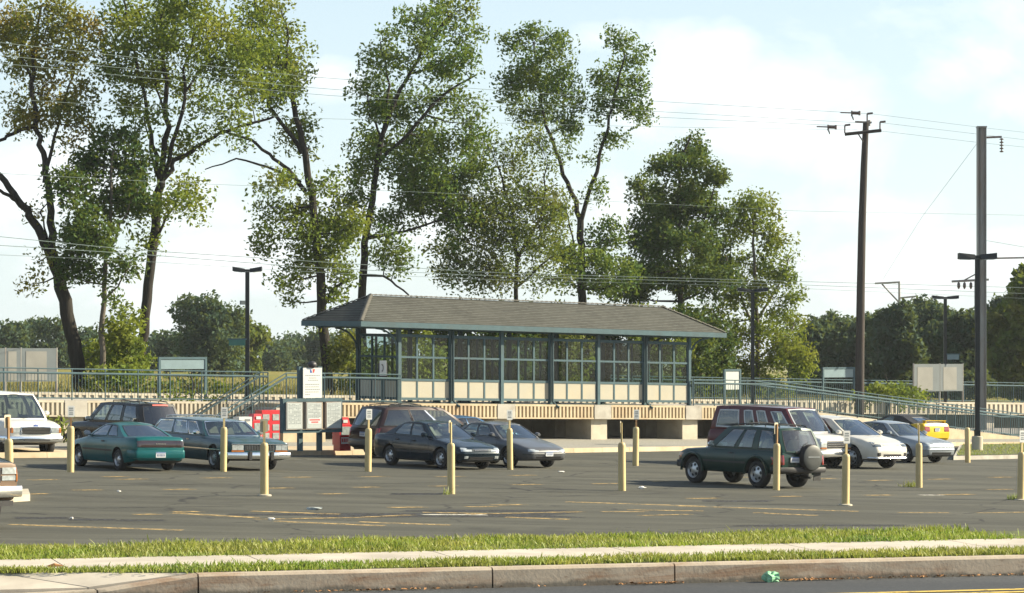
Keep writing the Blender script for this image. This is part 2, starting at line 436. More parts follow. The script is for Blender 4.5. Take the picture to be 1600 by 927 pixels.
# footway slabs, with open joints
b = MB(); t = -14.0
while t < 24:
    t1 = t + 1.5
    b.hexa([kp(t, .62, ZV - .1), kp(t1 - .012, .62, ZV - .1), kp(t1 - .012, 1.62 + .02 * max(0, t), ZV - .1), kp(t, 1.62 + .02 * max(0, t), ZV - .1)],
           [kp(t, .62, ZV + .004), kp(t1 - .012, .62, ZV + .004), kp(t1 - .012, 1.62 + .02 * max(0, t1), ZV + .02), kp(t, 1.62 + .02 * max(0, t), ZV + .02)])
    t = t1
struct(b.build('sidewalk', 'concrete_walk'))
b = MB(); b.hexa([kp(-12, .16, ROADZ - .1), kp(-1.95, .16, ROADZ - .1), kp(-2.55, .61, ROADZ - .1), kp(-12, .61, ROADZ - .1)],
                 [kp(-12, .16, ROADZ + .04), kp(-1.95, .16, ROADZ + .06), kp(-2.55, .61, ZV - .004), kp(-12, .61, ZV - .004)])
b.hexa([kp(-1.94, .16, ROADZ - .1), kp(-1.2, .16, ROADZ - .1), kp(-1.3, .2, ROADZ - .1), kp(-2.54, .61, ROADZ - .1)],
       [kp(-1.94, .16, ROADZ + .064), kp(-1.2, .16, ZV - .002), kp(-1.3, .2, ZV - .002), kp(-2.54, .61, ZV - .003)])
struct(b.build('driveway', 'concrete_walk'))
CREST = 3.0
def vergez(n):
    if n < CREST: return ZV + 0.0 + 0.01 * (n - 1.6)
    return max(-0.3, ZV + .014 - (n - CREST) * 0.55)
def far_edge(t): return 1.63 + .02 * max(0, t)
def vergeP(a, c):
    t = lerp(-30, 40, a); n = far_edge(t) + (8.0 - 1.6) * c ** 1.5; p = kp(t, n, 0); p.z = vergez(n) + (g(p.x) * max(0, (n - 4) / 4)); return p
sheet('verge_soil', vergeP, 50, 20, 'thatch')
b = MB(); b.face([kp(-1.3, .19, ZV), kp(24, .151, ZV), kp(24, .615, ZV), kp(-2.5, .615, ZV - .003)]); struct(b.build('kerbside_soil', 'thatch'))

def blades(name, pts, hmin, hmax, wid, mat, label, lean=0.5):
    n = len(pts)
    P = np.array(pts); a = nr.uniform(0, 2 * np.pi, n); pz = .55 + .45 * np.sin(P[:, 0] * 2.1 + 1.3 * np.sin(P[:, 1] * 3.1)) * np.sin(P[:, 1] * 4.3 + P[:, 0] * 1.1); h = nr.uniform(hmin, hmax, n) * (.62 + .55 * pz) * np.where(nr.random(n) < .008, 1.6, 1); l = nr.uniform(0.05, lean, n) * h
    w = wid * nr.uniform(0.6, 1.3, n); la = nr.uniform(0, 2 * np.pi, n)
    sx, sy = np.cos(a) * w / 2, np.sin(a) * w / 2; lx, ly = np.cos(la) * l, np.sin(la) * l
    V = np.zeros((n, 2, 4, 3)); z = np.zeros(n)
    def pt(fx, fl, fh): return np.stack([P[:, 0] + sx * fx + lx * fl, P[:, 1] + sy * fx + ly * fl, P[:, 2] + h * fh], 1)
    V[:, 0, 0] = pt(-1, 0, 0); V[:, 0, 1] = pt(1, 0, 0); V[:, 0, 2] = pt(.8, .35, .6); V[:, 0, 3] = pt(-.8, .35, .6)
    V[:, 1, 0] = pt(-.8, .35, .6); V[:, 1, 1] = pt(.8, .35, .6); V[:, 1, 2] = pt(.15, 1, 1); V[:, 1, 3] = pt(-.15, 1, 1)
    o = npmesh(name, V.reshape(n * 2, 4, 3), n, mat)
    return struct(o, 'stuff', label)
def clump_pts(num, fn, clump=0.06, per=6):
    out = []
    while len(out) < num:
        c = fn()
        if c is None: continue
        k = rnd.randint(2, per)
        for _ in range(k): out.append((c[0] + rnd.gauss(0, clump), c[1] + rnd.gauss(0, clump), c[2] - 0.004))
    return out
def verge_fn():
    t = rnd.uniform(-4.8, 6.2); e = far_edge(t)
    n = e + 0.03 + rnd.random() ** 0.8 * 2.2
    if rnd.random() < 0.12: n = e + rnd.uniform(-0.06, 0.05)
    p = kp(t, n, 0); p.z = vergez(n)
    if math.sin(p.x * 3.1 + 1.7 * math.sin(p.y * 2.3)) * math.sin(p.y * 2.9 + p.x) > 0.72 and rnd.random() < .7: return None
    return p
def near_fn():
    t = rnd.uniform(-2.6, 6.0); lo = .16 if t > -1.25 else lerp(.2, .6, (-1.25 - t) / 1.3)
    if lo > .6: return None
    n = rnd.uniform(lo, .65)
    return kp(t, n, ZV)
blades('verge_grass', clump_pts(52000, verge_fn, 0.035), 0.018, 0.07, 0.012, 'lawn_blade', 'sunlit green grass on the bank between car park and footway', 0.9)
blades('kerbside_grass', clump_pts(15000, near_fn, 0.03), 0.016, 0.058, 0.0115, 'lawn_blade', 'sunlit green grass in the narrow strip behind the street kerb', 0.9)
def isl_fn():
    a, c = rnd.random(), rnd.random(); p = isl[0].lerp(isl[1], a).lerp(isl[3].lerp(isl[2], a), c); p = cen + (p - cen) * .95; p.z += .155; return p
blades('island_grass', clump_pts(2600, isl_fn, .05), .03, .1, .02, 'lawn_blade', 'thin rough grass on the lamp post island at the right', .8)
def field_fn():
    u, v = rnd.uniform(-30, 40), 15.4 + rnd.random() ** 2 * 60
    return pl(u, v, 1.06)
blades('field_grass', clump_pts(26000, field_fn, .3, 9), .25, .75, .04, 'field_blade', 'tall dry yellow green grass in the field behind the tracks', .8)

# ------------------------------------------------------------------ painted bay marks
b = MB()
dashes = [(68,750,42),(206,749,42),(338,747,40),(465,746,38),(135,766,42),(278,765,46),(434,763,40),(229,804,36),(292,800,40),(585,745,40),(703,745,36),(816,743,34),
 (573,761.6,34),(693,759.6,34),(823,757.5,40),(637,793,52),(752,792,46),(796,789,44),(948,756,40),(1099,779,46),(1229,776,40),(1374,751,32),(1470,749,32),(1563,746,28),
 (1374,774,40),(1495,773,50),(1178,746,30),(180,745,34),(1560,765,34),(60,772,30),(520,772,36),(1030,752,30),(1290,748,28)]
def quadline(x0, y0, x1, y1, dw):
    p, q = PX(x0, y0), PX(x1, y1); d = (q - p).normalized(); n = Vector((-d.y, d.x, 0)) * dw / 2; z = Vector((0, 0, .005))
    k = 8
    for i in range(k):
        a, c = p.lerp(q, i / k), p.lerp(q, (i + 1) / k)
        b.face([a - n + z, c - n + z, c + n + z, a + n + z])
for x, y, w in dashes: quadline(x - w / 2, y + .5, x + w / 2, y - .3, 0.42)
for l in [(14,820,285,829),(270,802,402,809.5),(392,799,530,804),(400,812,560,809),(560,809,642,805),(560,816,704,821),(730,804,832,801.5),(832,801.5,910,800),(790,808.5,890,812),
          (884,784.5,1100,791.5),(1060,791,1342,799.5),(980,797,1100,799),(1178,801.5,1276,806),(1404,801.5,1482,801.5),(1000,806,1080,804),(660,801,760,803),(430,815,600,822),(1530,802,1640,800),(940,800,1010,800)]:
    quadline(*l, 0.3)
struct(b.build('bay_markings', 'worn_yellow'))
b = MB()
for l in [(660,804.5,760,805),(1438,774,1474,774)]: quadline(*l, 0.35)
struct(b.build('faded_white_marks', 'worn_white'))
b = MB()
def patch(x0, y0, x1, y1, z=.003):
    P = [PX(x0, y1), PX(x1, y1), PX(x1, y0), PX(x0, y0)]
    c = sum(P, Vector()) / 4
    poly = []
    for i in range(4):
        for k in range(4):
            p = P[i].lerp(P[(i + 1) % 4], k / 4); d = p - c
            poly.append(c + d * rnd.uniform(.8, 1.1) + Vector((0, 0, z)))
    b.face(poly)
patch(105, 811, 185, 814); patch(190, 812, 260, 814.5); patch(20, 808, 110, 811.5); patch(470, 802, 900, 809, .002); patch(350, 803, 470, 806)
patch(1100, 782, 1210, 785); patch(610, 771, 695, 774); patch(620, 797, 900, 801, .0025); patch(1150, 820, 1420, 823)  # the patch ending at the dark blue sedan's bollard is its painted shadow
for l in [(610, 771.5, 960, 768.5), (1090, 758, 1310, 755), (240, 777, 410, 775.5), (60, 760, 330, 757), (880, 745, 1130, 741), (1240, 770, 1600, 764), (500, 757, 700, 755), (120, 795, 380, 791)]: quadline(*l, .09)  # seams, plus the wagon bollard's cast shadow painted as a dark stroke
struct(b.build('tar_and_shadow_marks', 'tar_and_shadow'))
# ------------------------------------------------------------------ materials for the station
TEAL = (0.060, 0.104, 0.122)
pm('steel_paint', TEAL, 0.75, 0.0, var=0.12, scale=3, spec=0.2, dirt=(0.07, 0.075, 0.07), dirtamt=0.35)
pm('steel_dark_and_shaded', sc(TEAL, 0.62), 0.75, 0.0, var=0.15, scale=3, spec=.2)  # shelter's rear and left parts: shade put into the teal; also dark fittings
pm('panel_cream', (0.33, 0.31, 0.25), 0.6, var=0.06, scale=2, dirt=(0.4, 0.33, 0.2), dirtamt=0.3)
glassmat('shelter_glass', (0.60, 0.70, 0.68), -0.02, dust=0.012, pw=4.5)
pm('soffit', (0.10, 0.15, 0.155), 0.7)
pm('sign_white', (0.55, 0.56, 0.55), 0.45, var=0.05, scale=2)
pm('paper', (0.40, 0.43, 0.42), 0.6, var=0.1, scale=18)
pm('ink', (0.09, 0.10, 0.11), 0.7, var=0.2)
pm('ink_grey', (0.16, 0.18, 0.19), 0.7, var=0.15)
pm('sign_red', (0.55, 0.05, 0.045), 0.5)
pm('sign_blue', (0.04, 0.08, 0.28), 0.5)
pm('box_red', (0.50, 0.025, 0.035), 0.35, var=0.12, coat=0.3, dirt=(0.2, 0.03, 0.03))
pm('box_dark', (0.03, 0.03, 0.035), 0.5)
pm('box_pane', (0.28, 0.32, 0.32), 0.15, var=0.3, scale=9)
pm('pole_dark', (0.022, 0.025, 0.027), 0.5, 0.3, var=0.2)
pm('board_back', (0.09, 0.11, 0.12), 0.6, var=0.12, scale=1.5)
pm('board_face', (0.17, 0.17, 0.155), 0.6, var=0.12, scale=2)
pm('name_panel', (0.15, 0.215, 0.24), 0.4, var=0.1)
pm('name_green', (0.04, 0.13, 0.11), 0.5)
def shingle():
    m, nt, o = newmat('shingles')
    uv = nt.nodes.new('ShaderNodeUVMap'); uv.uv_map = 'UVMap'
    bt = nt.nodes.new('ShaderNodeTexBrick'); nt.links.new(uv.outputs[0], bt.inputs['Vector'])
    bt.inputs['Color1'].default_value = (0.046, 0.051, 0.047, 1); bt.inputs['Color2'].default_value = (0.088, 0.094, 0.085, 1); bt.inputs['Mortar'].default_value = (0.035, 0.033, 0.03, 1)
    bt.inputs['Scale'].default_value = 1.0; bt.inputs['Brick Width'].default_value = 0.3; bt.inputs['Row Height'].default_value = 0.145; bt.inputs['Mortar Size'].default_value = 0.012
    n1 = noise(nt, coords(nt), 0.7, 5, 0.6); n2 = noise(nt, coords(nt), 30, 2)
    c = mixc(nt, ramp(nt, n1, [(0.3, 0.0), (0.75, 0.45)]), bt.outputs[0], (0.105, 0.11, 0.098))
    c = mixc(nt, ramp(nt, n2, [(0.3, 0.0), (0.8, 0.5)]), c, (0.07, 0.065, 0.055))
    bsdf(nt, o, c, 0.9, 0, 0.2, 0, n2, 0.3, 0.01)
shingle()

# ------------------------------------------------------------------ platforms
def fluted(b, u0, u1, v, w0, w1, step=0.17):
    """concrete edge beam: recessed back with upright ribs and a band above and below"""
    b.pbox(u0, u1, v + .06, v + .3, w0, w1)
    b.pbox(u0, u1, v, v + .058, w1 - .07, w1); b.pbox(u0, u1, v, v + .058, w0, w0 + .05)
    n = max(1, int((u1 - u0) / step))
    for i in range(n):
        a = u0 + (u1 - u0) * (i + .22) / n
        b.pbox(a, a + step * .5, v + .004, v + .058, w0 + .052, w1 - .072)
plat = thing('station_platform', 'long concrete station platform with ribbed edge carrying the glazed shelter', 'platform', pl(4.7, 0, 0))
WT, WB = 1.42, 0.90
U_END = 18.8
b = MB()
b.pbox(-46, U_END, .02, 3.3, WT - .14, WT - .02)
b.build('deck', 'concrete_grey', plat)
blocks = [-39, -32.6, -26.2, -19.8, -13.4, 0.0, 4.72, 9.44, 14.16, 18.6]
segs = [(-46, -39), (-39, -32.6), (-32.6, -26.2), (-26.2, -19.8), (-19.8, -13.4), (-13.4, -6.4), (-4.5, 0.0), (0.0, 4.72), (4.72, 9.44), (9.44, 14.16), (14.16, 18.6)]
for a, c in segs:
    b = MB(); fluted(b, a + .42, c - .42, -.3, WB, WT); b.build('fluted_edge_panel', 'concrete_buff' if a > -7 else 'concrete_pale', plat)
    b = MB(); fluted(b, a + .42, c - .42, 3.32, WB - .1, WT, .5); b.build('rear_edge_panel', 'concrete_grey', plat)
for u in blocks:
    b = MB(); b.pbox(u - .418, u + .418, -.315, -.0, WB, WT + .003); b.build('edge_block', 'concrete_grey', plat)
    b = MB(); b.pbox(u - .40, u + .40, -.1, 1.3, -.2, WB - .002); b.pbox(u - .5, u + .5, -.2, 3.2, WB - .02, WB); b.build('pier', 'concrete_pale', plat)
    b = MB(); b.pbox(u - .40, u + .40, 1.9, 3.2, -.2, WB - .023); b.build('pier', 'concrete_grey', plat)
b = MB(); b.pbox(-46, 9.9, 3.25, 3.31, -.2, WB + .1); b.pbox(11.3, 18.6, 3.25, 3.31, -.2, WB + .1); b.build('underside_backing', 'concrete_grey', plat)  # wall added to make the open space under the deck dark
# stair block and flight
st = thing('staircase', 'concrete platform staircase going down to the left behind the station wagon', 'stairs', pl(-7.2, -1.1, 0))
b = MB(); b.pbox(-6.3, -4.55, -1.75, -.33, -.05, WT - .02); b.build('landing', 'concrete_buff', st)
ns = 9
for i in range(ns):
    b = MB(); a = -6.3 - .29 * i; top = WT - .02 - (i + 1) * (WT - .1) / (ns + 1)
    b.pbox(a - .29 + .002, a - .002, -1.75, -.35, max(0, top - .35), top); b.build('step', 'concrete_grey', st)
# ramp
rp = thing('ramp', 'long concrete access ramp sloping down to the right from the platform', 'ramp', pl(26, .5, 0))
def rw(u): return lerp(WT - .02, 0.16, min(1, max(0, (u - 18.8) / (34.5 - 18.8))))
b = MB(); b.pbox(18.82, 34.5, -.1, 1.5, rw(18.82) - .2, rw(18.82), 0, None, rw(34.5) - .2, rw(34.5)); b.pbox(34.51, 40, -.1, 1.5, -.1, .16); b.build('ramp_slab', 'concrete_pale', rp)
b = MB(); b.pbox(25.2, 34.5, -.13, -.11, -.1, rw(25.2), 0, None, -.1, rw(34.5)); b.build('ramp_wall', 'concrete_buff', rp)
for u in (20.6, 22.6, 24.8): b = MB(); b.pbox(u - .25, u + .25, 0, 1.4, -.1, rw(u) - .21); b.build('pier', 'concrete_pale', rp)
for u0 in (25.3,):
    b = MB()
    for i in range(8): b.pbox(u0 + i * .16, u0 + i * .16 + .07, -.16, -.131, .35, rw(u0 + 1.2) - .2)
    b.build('vent_grille', 'concrete_grey', rp)
# far platform
op = thing('far_platform', 'concrete platform across the tracks with pale ribbed edge', 'platform', pl(0, 13.5, 0))
b = MB(); b.pbox(-48, 62, 12.35, 15.2, 1.25, 1.40); b.build('deck', 'concrete_grey', op)
for a in range(-48, 62, 10):
    b = MB(); fluted(b, a + .02, a + 9.98, 12.0, .85, 1.43, .34); b.build('fluted_edge_panel', 'concrete_pale', op)
    b = MB(); b.pbox(a + 4.5, a + 5.3, 12.4, 14.8, -.2, 1.24); b.build('pier', 'concrete_grey', op)
b = MB(); b.pbox(-48, 62, 15.1, 15.19, -.2, 1.24); b.build('underside_backing', 'concrete_grey', op)

# ------------------------------------------------------------------ railings
def railing(label, path, h=1.0, spacing=1.25, gap=.07, r=.022, mat='steel_paint', bal=.115, hand=True, group=None, z0=None):
    """path: list of (u,v,w) corners; posts, rails and baluster panels follow it"""
    mid = path[len(path) // 2]
    t = thing('railing', label, 'railing', pl(*path[0]), group)
    tops, hands, bots = MB(), MB(), MB()
    for (a, c) in zip(path[:-1], path[1:]):
        A, C = Vector(a), Vector(c); L = math.hypot(C.x - A.x, C.y - A.y); n = max(1, round(L / spacing))
        P = lambda f, dz: pl(*(A.lerp(C, f) + Vector((0, 0, dz))))
        tops.tube([P(0, h), P(1, h)], r, 8)
        if hand: hands.tube([P(0, h - .14), P(1, h - .14)], r * 1.75, 8)
        bots.tube([P(0, gap), P(1, gap)], r, 6)
        for i in range(n):
            b = MB(); k = max(2, int(L / n / bal))
            for j in range(1, k):
                f = (i + j / k) / n; b.tube([P(f, gap), P(f, h - .15)], .009, 5)
            b.build('baluster_panel', mat, t)
        for i in range(n + (1 if (a, c) == (path[-2], path[-1]) else 0)):
            b = MB(); b.tube([P(i / n, -.03), P(i / n, h)], r * 1.1, 6); b.build('post', mat, t)
    tops.build('top_rail', mat, t, smooth=40)
    if hand: hands.build('handrail', mat, t, smooth=40)
    bots.build('bottom_rail', mat, t, smooth=40)
    return t
railing('teal railing along the platform edge at the far left above the white van', [(-46, -.15, WT), (-5.95, -.15, WT)])
railing('teal railing between the notice board and the glazed shelter', [(-4.9, -1.7, WT), (-4.55, -1.7, WT), (-4.5, -.15, WT), (-.05, -.15, WT)])
railing('teal front stair railing sloping down to the left beside the notice board', [(-4.9, -1.72, WT), (-6.15, -1.72, WT), (-8.95, -1.72, .02)], bal=.12, spacing=1.4)
railing('dark teal rear stair railing nearest the ribbed platform wall', [(-5.95, -.42, WT), (-6.3, -.42, WT), (-8.95, -.42, .02)], bal=.12, spacing=1.4, mat='steel_dark_and_shaded')
railing('teal railing along the ramp side facing the car park', [(14.3, -.15, WT), (18.8, -.15, WT), (34.5, -.05, rw(34.5)), (39, -.05, .16)])
railing('teal railing along the ramp side facing the tracks', [(18.8, 1.42, WT), (34.5, 1.42, rw(34.5)), (39, 1.42, .16)])
railing('teal railing on the far platform behind the sloping ramp', [(24, 14.9, 1.4), (62, 14.9, 1.4)], bal=.13)

# ------------------------------------------------------------------ shelter
sh = thing('platform_shelter', 'teal framed glazed platform shelter with cream lower panels and grey hipped roof', 'shelter', pl(7.1, 1.15, WT))
SL, SD = 14.2, 2.3
FB, P1, M1, HD, CT = 1.53, 2.245, 3.00, 3.74, 4.02    # bottom rail, panel top, mid rail, header, column top
nb = 6; bw = SL / nb
def wall_bay(P, L, name='wall_bay', mat='steel_paint', lower=True, dark=False):
    """P(a, d, w): a along the bay 0..L, d outward, w height"""
    b = MB()
    def bx(a0, a1, w0, w1, d0=-.03, d1=.03):
        b.hexa([P(a0, d0, w0), P(a1, d0, w0), P(a1, d1, w0), P(a0, d1, w0)], [P(a0, d0, w1), P(a1, d0, w1), P(a1, d1, w1), P(a0, d1, w1)])
    n = 3; t = .075
    for w, hh in ((FB, .09), (P1 - .05, .085), (M1, .07), (HD, .10)): bx(.07, L - .07, w, w + hh)
    for i in range(n + 1):
        a = .07 + (L - .14) * i / n
        tt = .036 if i in (0, n) else t / 2
        a0 = a if i == 0 else a - tt; a1 = a if i == n else a + tt
        for w0, w1 in ((FB + .091, P1 - .051), (P1 + .036, M1 - .001), (M1 + .071, HD - .001)): bx(a0 if i else a, (a1 if i < n else a), w0, w1, -.026, .026) if a1 - a0 > .001 else None
    f = b.build('window_frame', mat, sh)
    gl = MB()
    for w0, w1 in ((P1 + .035, M1), (M1 + .07, HD)):
        for i in range(n):
            a0 = .07 + (L - .14) * i / n + .03; a1 = .07 + (L - .14) * (i + 1) / n - .03
            gl.face([P(a0, 0, w0), P(a1, 0, w0), P(a1, 0, w1), P(a0, 0, w1)])
    gl.build('glass', 'shelter_glass', f)
    for i in range(n):
        a0 = .07 + (L - .14) * i / n + .036; a1 = .07 + (L - .14) * (i + 1) / n - .036
        q = MB(); q.hexa([P(a0, -.012, FB + .088), P(a1, -.012, FB + .088), P(a1, .012, FB + .088), P(a0, .012, FB + .088)],
                         [P(a0, -.012, P1 - .048), P(a1, -.012, P1 - .048), P(a1, .012, P1 - .048), P(a0, .012, P1 - .048)])
        q.build('lower_panel', 'panel_cream', f)
for i in range(nb):
    wall_bay(lambda a, d, w, i=i: pl(i * bw + a, -d, w), bw)
    if i not in (1, 4): wall_bay(lambda a, d, w, i=i: pl(i * bw + a, SD + d, w), bw, mat='steel_dark_and_shaded')
for uu in (0.0, SL): wall_bay(lambda a, d, w, uu=uu: pl(uu + (-d if uu == 0 else d), .02 + a, w), SD - .04, mat='steel_dark_and_shaded' if uu == 0 else 'steel_paint')
for i in range(nb + 1):
    for v in (0, SD):
        b = MB(); u = i * bw
        b.pbox(u - .065, u + .065, v - .065, v + .065, WT - .02, CT); b.pbox(u - .11, u + .11, v - .11, v + .11, WT - .02, WT + .012)
        b.build('column', 'steel_paint' if v == 0 else 'steel_dark_and_shaded', sh)
for i in (1, 3, 5):       # rain pipes down the front
    b = MB(); u = i * bw; b.tube([pl(u, -.13, CT + .02), pl(u, -.13, WT + .12), pl(u + .05, -.3, WT - .05), pl(u + .12, -.36, WT - .1)], .05, 8); b.build('downpipe', 'steel_dark_and_shaded', sh, smooth=40)
b = MB(); b.pbox(-1.75, SL + 1.2, -.09, .09, CT - .005, CT + .17); b.pbox(-1.75, SL + 1.2, SD - .09, SD + .09, CT - .005, CT + .17)
for u in [-1.6] + [i * bw for i in range(nb + 1)] + [SL + 1.1]: b.pbox(u - .06, u + .06, -.42, -.095, CT + .03, CT + .165); b.pbox(u - .06, u + .06, .095, SD - .095, CT + .02, CT + .15)
b.build('eave_beam', 'steel_paint', sh)
for (u, s) in ((0, -1), (SL, 1)):
    for v in (0, SD):
        b = MB(); pts = []
        for k in range(9):
            t = k / 8 * math.pi / 2; pts.append(pl(u + s * (.07 + .95 * (1 - math.cos(t))), v, CT - .75 + .74 * math.sin(t)))
        b.tube(pts, .04, 6); b.build('curved_bracket', 'steel_paint' if v == 0 else 'steel_dark_and_shaded', sh, smooth=40)
E0, E1, EV0, EV1, EZ, RZ = -2.09, SL + 1.47, -.53, SD + .53, 4.235, 5.17
VM = (EV0 + EV1) / 2; RI = (EV1 - EV0) / 2 + .06
rf = MB(); rows = 15
def course(Pb, Pt, length_uv):
    """Pb(a),Pt(a): bottom and top edges of a slope, a in 0..1; built of overlapping shingle courses"""
    sl = (Pt(.5) - Pb(.5)).length
    for r in range(rows):
        f0, f1 = r / rows, (r + 1) / rows
        for k in range(12):
            a0, a1 = k / 12, (k + 1) / 12
            q = [Pb(a0).lerp(Pt(a0), f0), Pb(a1).lerp(Pt(a1), f0), Pb(a1).lerp(Pt(a1), f1), Pb(a0).lerp(Pt(a0), f1)]
            up = Vector((0, 0, .022)); lo = Vector((0, 0, .003))
            uv = []
            for p in q:
                d = p - Pb(0); L = (Pb(1) - Pb(0)); uv.append((d.dot(L.normalized()), 0))
            uv = [(uv[0][0], f0 * rows * .145), (uv[1][0], f0 * rows * .145), (uv[2][0], f1 * rows * .145), (uv[3][0], f1 * rows * .145)]
            rf.face([q[0] + up, q[1] + up, q[2] + lo, q[3] + lo], 0, uv)
            rf.face([q[0], q[1], q[1] + up, q[0] + up], 0, [uv[0], uv[1], uv[1], uv[0]])
eA, eB, eC, eD = pl(E0, EV0, EZ), pl(E1, EV0, EZ), pl(E1, EV1, EZ), pl(E0, EV1, EZ)
rA, rB = pl(E0 + RI, VM, RZ), pl(E1 - RI, VM, RZ)
course(lambda a: eA.lerp(eB, a), lambda a: rA.lerp(rB, a), 1); course(lambda a: eC.lerp(eD, a), lambda a: rB.lerp(rA, a), 1)
course(lambda a: eD.lerp(eA, a), lambda a: rA.copy(), 1); course(lambda a: eB.lerp(eC, a), lambda a: rB.copy(), 1)
ro = rf.build('roof', 'shingles', sh, fix=False)
b = MB()
for p, q in ((rA, rB), (eA, rA), (eD, rA), (eB, rB), (eC, rB)):
    n = max(8, int((q - p).length / .25)); d = (q - p).normalized(); sd = d.cross(Vector((0, 0, 1))).normalized() * .1
    for i in range(n):
        a, c = p.lerp(q, i / n), p.lerp(q, (i + 1.12) / n)
        z0, z1 = Vector((0, 0, .03)), Vector((0, 0, .05))
        b.hexa([a - sd + z0 * .6, c - sd + z1 * .6, c + sd + z1 * .6, a + sd + z0 * .6], [a - sd * .2 + z0 * 1.7, c - sd * .2 + z1 * 1.5, c + sd * .2 + z1 * 1.5, a + sd * .2 + z0 * 1.7])
pm('ridge_cap', (0.10, 0.095, 0.08), 0.9, var=.3, scale=8)
b.build('ridge_caps', 'ridge_cap', ro)
b = MB()
for p, q in ((eA, eB), (eB, eC), (eC, eD), (eD, eA)):
    d = (q - p).normalized(); nn = d.cross(Vector((0, 0, 1))).normalized()
    o_ = nn * .03; z = Vector((0, 0, -.2)); zt = Vector((0, 0, .0))
    e = d * .02
    b.hexa([p - e + z - o_, q + e + z - o_, q + e + z + o_, p - e + z + o_], [p - e + zt - o_, q + e + zt - o_, q + e + zt + o_, p - e + zt + o_])
b.build('fascia', 'steel_paint', ro)
b = MB(); b.pbox(E0 + .05, E1 - .05, EV0 + .05, EV1 - .05, EZ - .06, EZ - .045); b.build('soffit', 'soffit', ro)
# bench inside the shelter
bn = thing('bench', 'long dark bench standing inside the glazed shelter', 'bench', pl(7, 1.5, WT))
b = MB(); b.pbox(3, 6.2, 1.55, 1.95, WT + .4, WT + .45); b.build('seat', 'steel_dark_and_shaded', bn)
b = MB(); b.pbox(3, 6.2, 1.97, 2.02, WT + .5, WT + .85); b.build('backrest', 'steel_dark_and_shaded', bn)
for u in (3.2, 4.6, 6.0): b = MB(); b.pbox(u - .03, u + .03, 1.6, 2.0, WT - .02, WT + .399); b.build('leg', 'steel_dark_and_shaded', bn)
# ------------------------------------------------------------------ vehicle materials
pm('tyre_rubber', (0.018, 0.018, 0.019), 0.85, var=.25, scale=9)
pm('alloy', (0.45, 0.46, 0.47), 0.35, 0.8, var=.1)
pm('steel_wheel', (0.3, 0.31, 0.32), 0.4, 0.7, var=.15)
pm('dark_trim', (0.02, 0.02, 0.022), 0.55, var=.2)
pm('seat_cloth', (0.09, 0.09, 0.09), 0.9, var=.3)
pm('seat_pale', (0.3, 0.28, 0.25), 0.9, var=.2)
pm('chrome', (0.75, 0.76, 0.77), 0.14, 1.0, var=.05)
pm('plate_white', (0.55, 0.57, 0.58), 0.5, var=.1)
pm('plate_blue', (0.08, 0.14, 0.32), 0.5)
pm('plate_ink', (0.05, 0.08, 0.2), 0.5)
pm('lamp_red', (0.20, 0.010, 0.012), 0.15, spec=.6, coat=.8, var=.25, scale=12)
pm('lamp_amber', (0.30, 0.10, 0.02), 0.15, spec=.6, coat=.8, var=.2, scale=12)
pm('lamp_smoke', (0.10, 0.12, 0.135), 0.08, 0.35, spec=.7, coat=.9, var=.3, scale=14)
pm('lamp_clear', (0.42, 0.46, 0.48), 0.08, 0.35, spec=.7, coat=.9, var=.3, scale=14)
pm('lamp_dark_red', (0.022, 0.010, 0.011), 0.12, spec=.6, coat=.9)
pm('canvas_black', (0.016, 0.016, 0.018), 0.85, var=.3, bump=.2)
pm('sticker_red', (0.4, 0.06, 0.05), 0.6)
pm('shade_card', (0.55, 0.5, 0.4), 0.8)
glassmat('car_glass', (0.47, 0.55, 0.52), 0.06, gl=(.92, .97, 1.0))
glassmat('car_glass_dark', (0.07, 0.08, 0.085), 0.06, gl=(.9, .95, 1.0))
paint('paint_white', (0.58, 0.58, 0.56), 0.0, .3)
paint('paint_teal', (0.004, 0.085, 0.092), 0.35, .28)
paint('paint_wagon', (0.018, 0.055, 0.07), 0.3, .3)
paint('paint_black', (0.004, 0.005, 0.007), 0.2, .25)
paint('paint_burgundy', (0.019, 0.0075, 0.0095), 0.3, .3)
paint('paint_navy', (0.004, 0.014, 0.024), 0.3, .25)
paint('paint_grey', (0.10, 0.105, 0.115), 0.5, .3)
paint('paint_maroon', (0.075, 0.009, 0.014), 0.15, .35)
paint('paint_green', (0.003, 0.026, 0.021), 0.25, .28)
paint('paint_silver_blue', (0.24, 0.27, 0.30), 0.55, .3)
paint('paint_yellow', (0.56, 0.37, 0.015), 0.05, .28)
paint('paint_pearl', (0.53, 0.51, 0.455), 0.1, .28)
paint('paint_blue', (0.04, 0.10, 0.20), 0.35, .28)
paint('paint_bronze', (0.14, 0.095, 0.065), 0.3, .4)
paint('grey_cladding', (0.075, 0.08, 0.085), 0.2, .5)

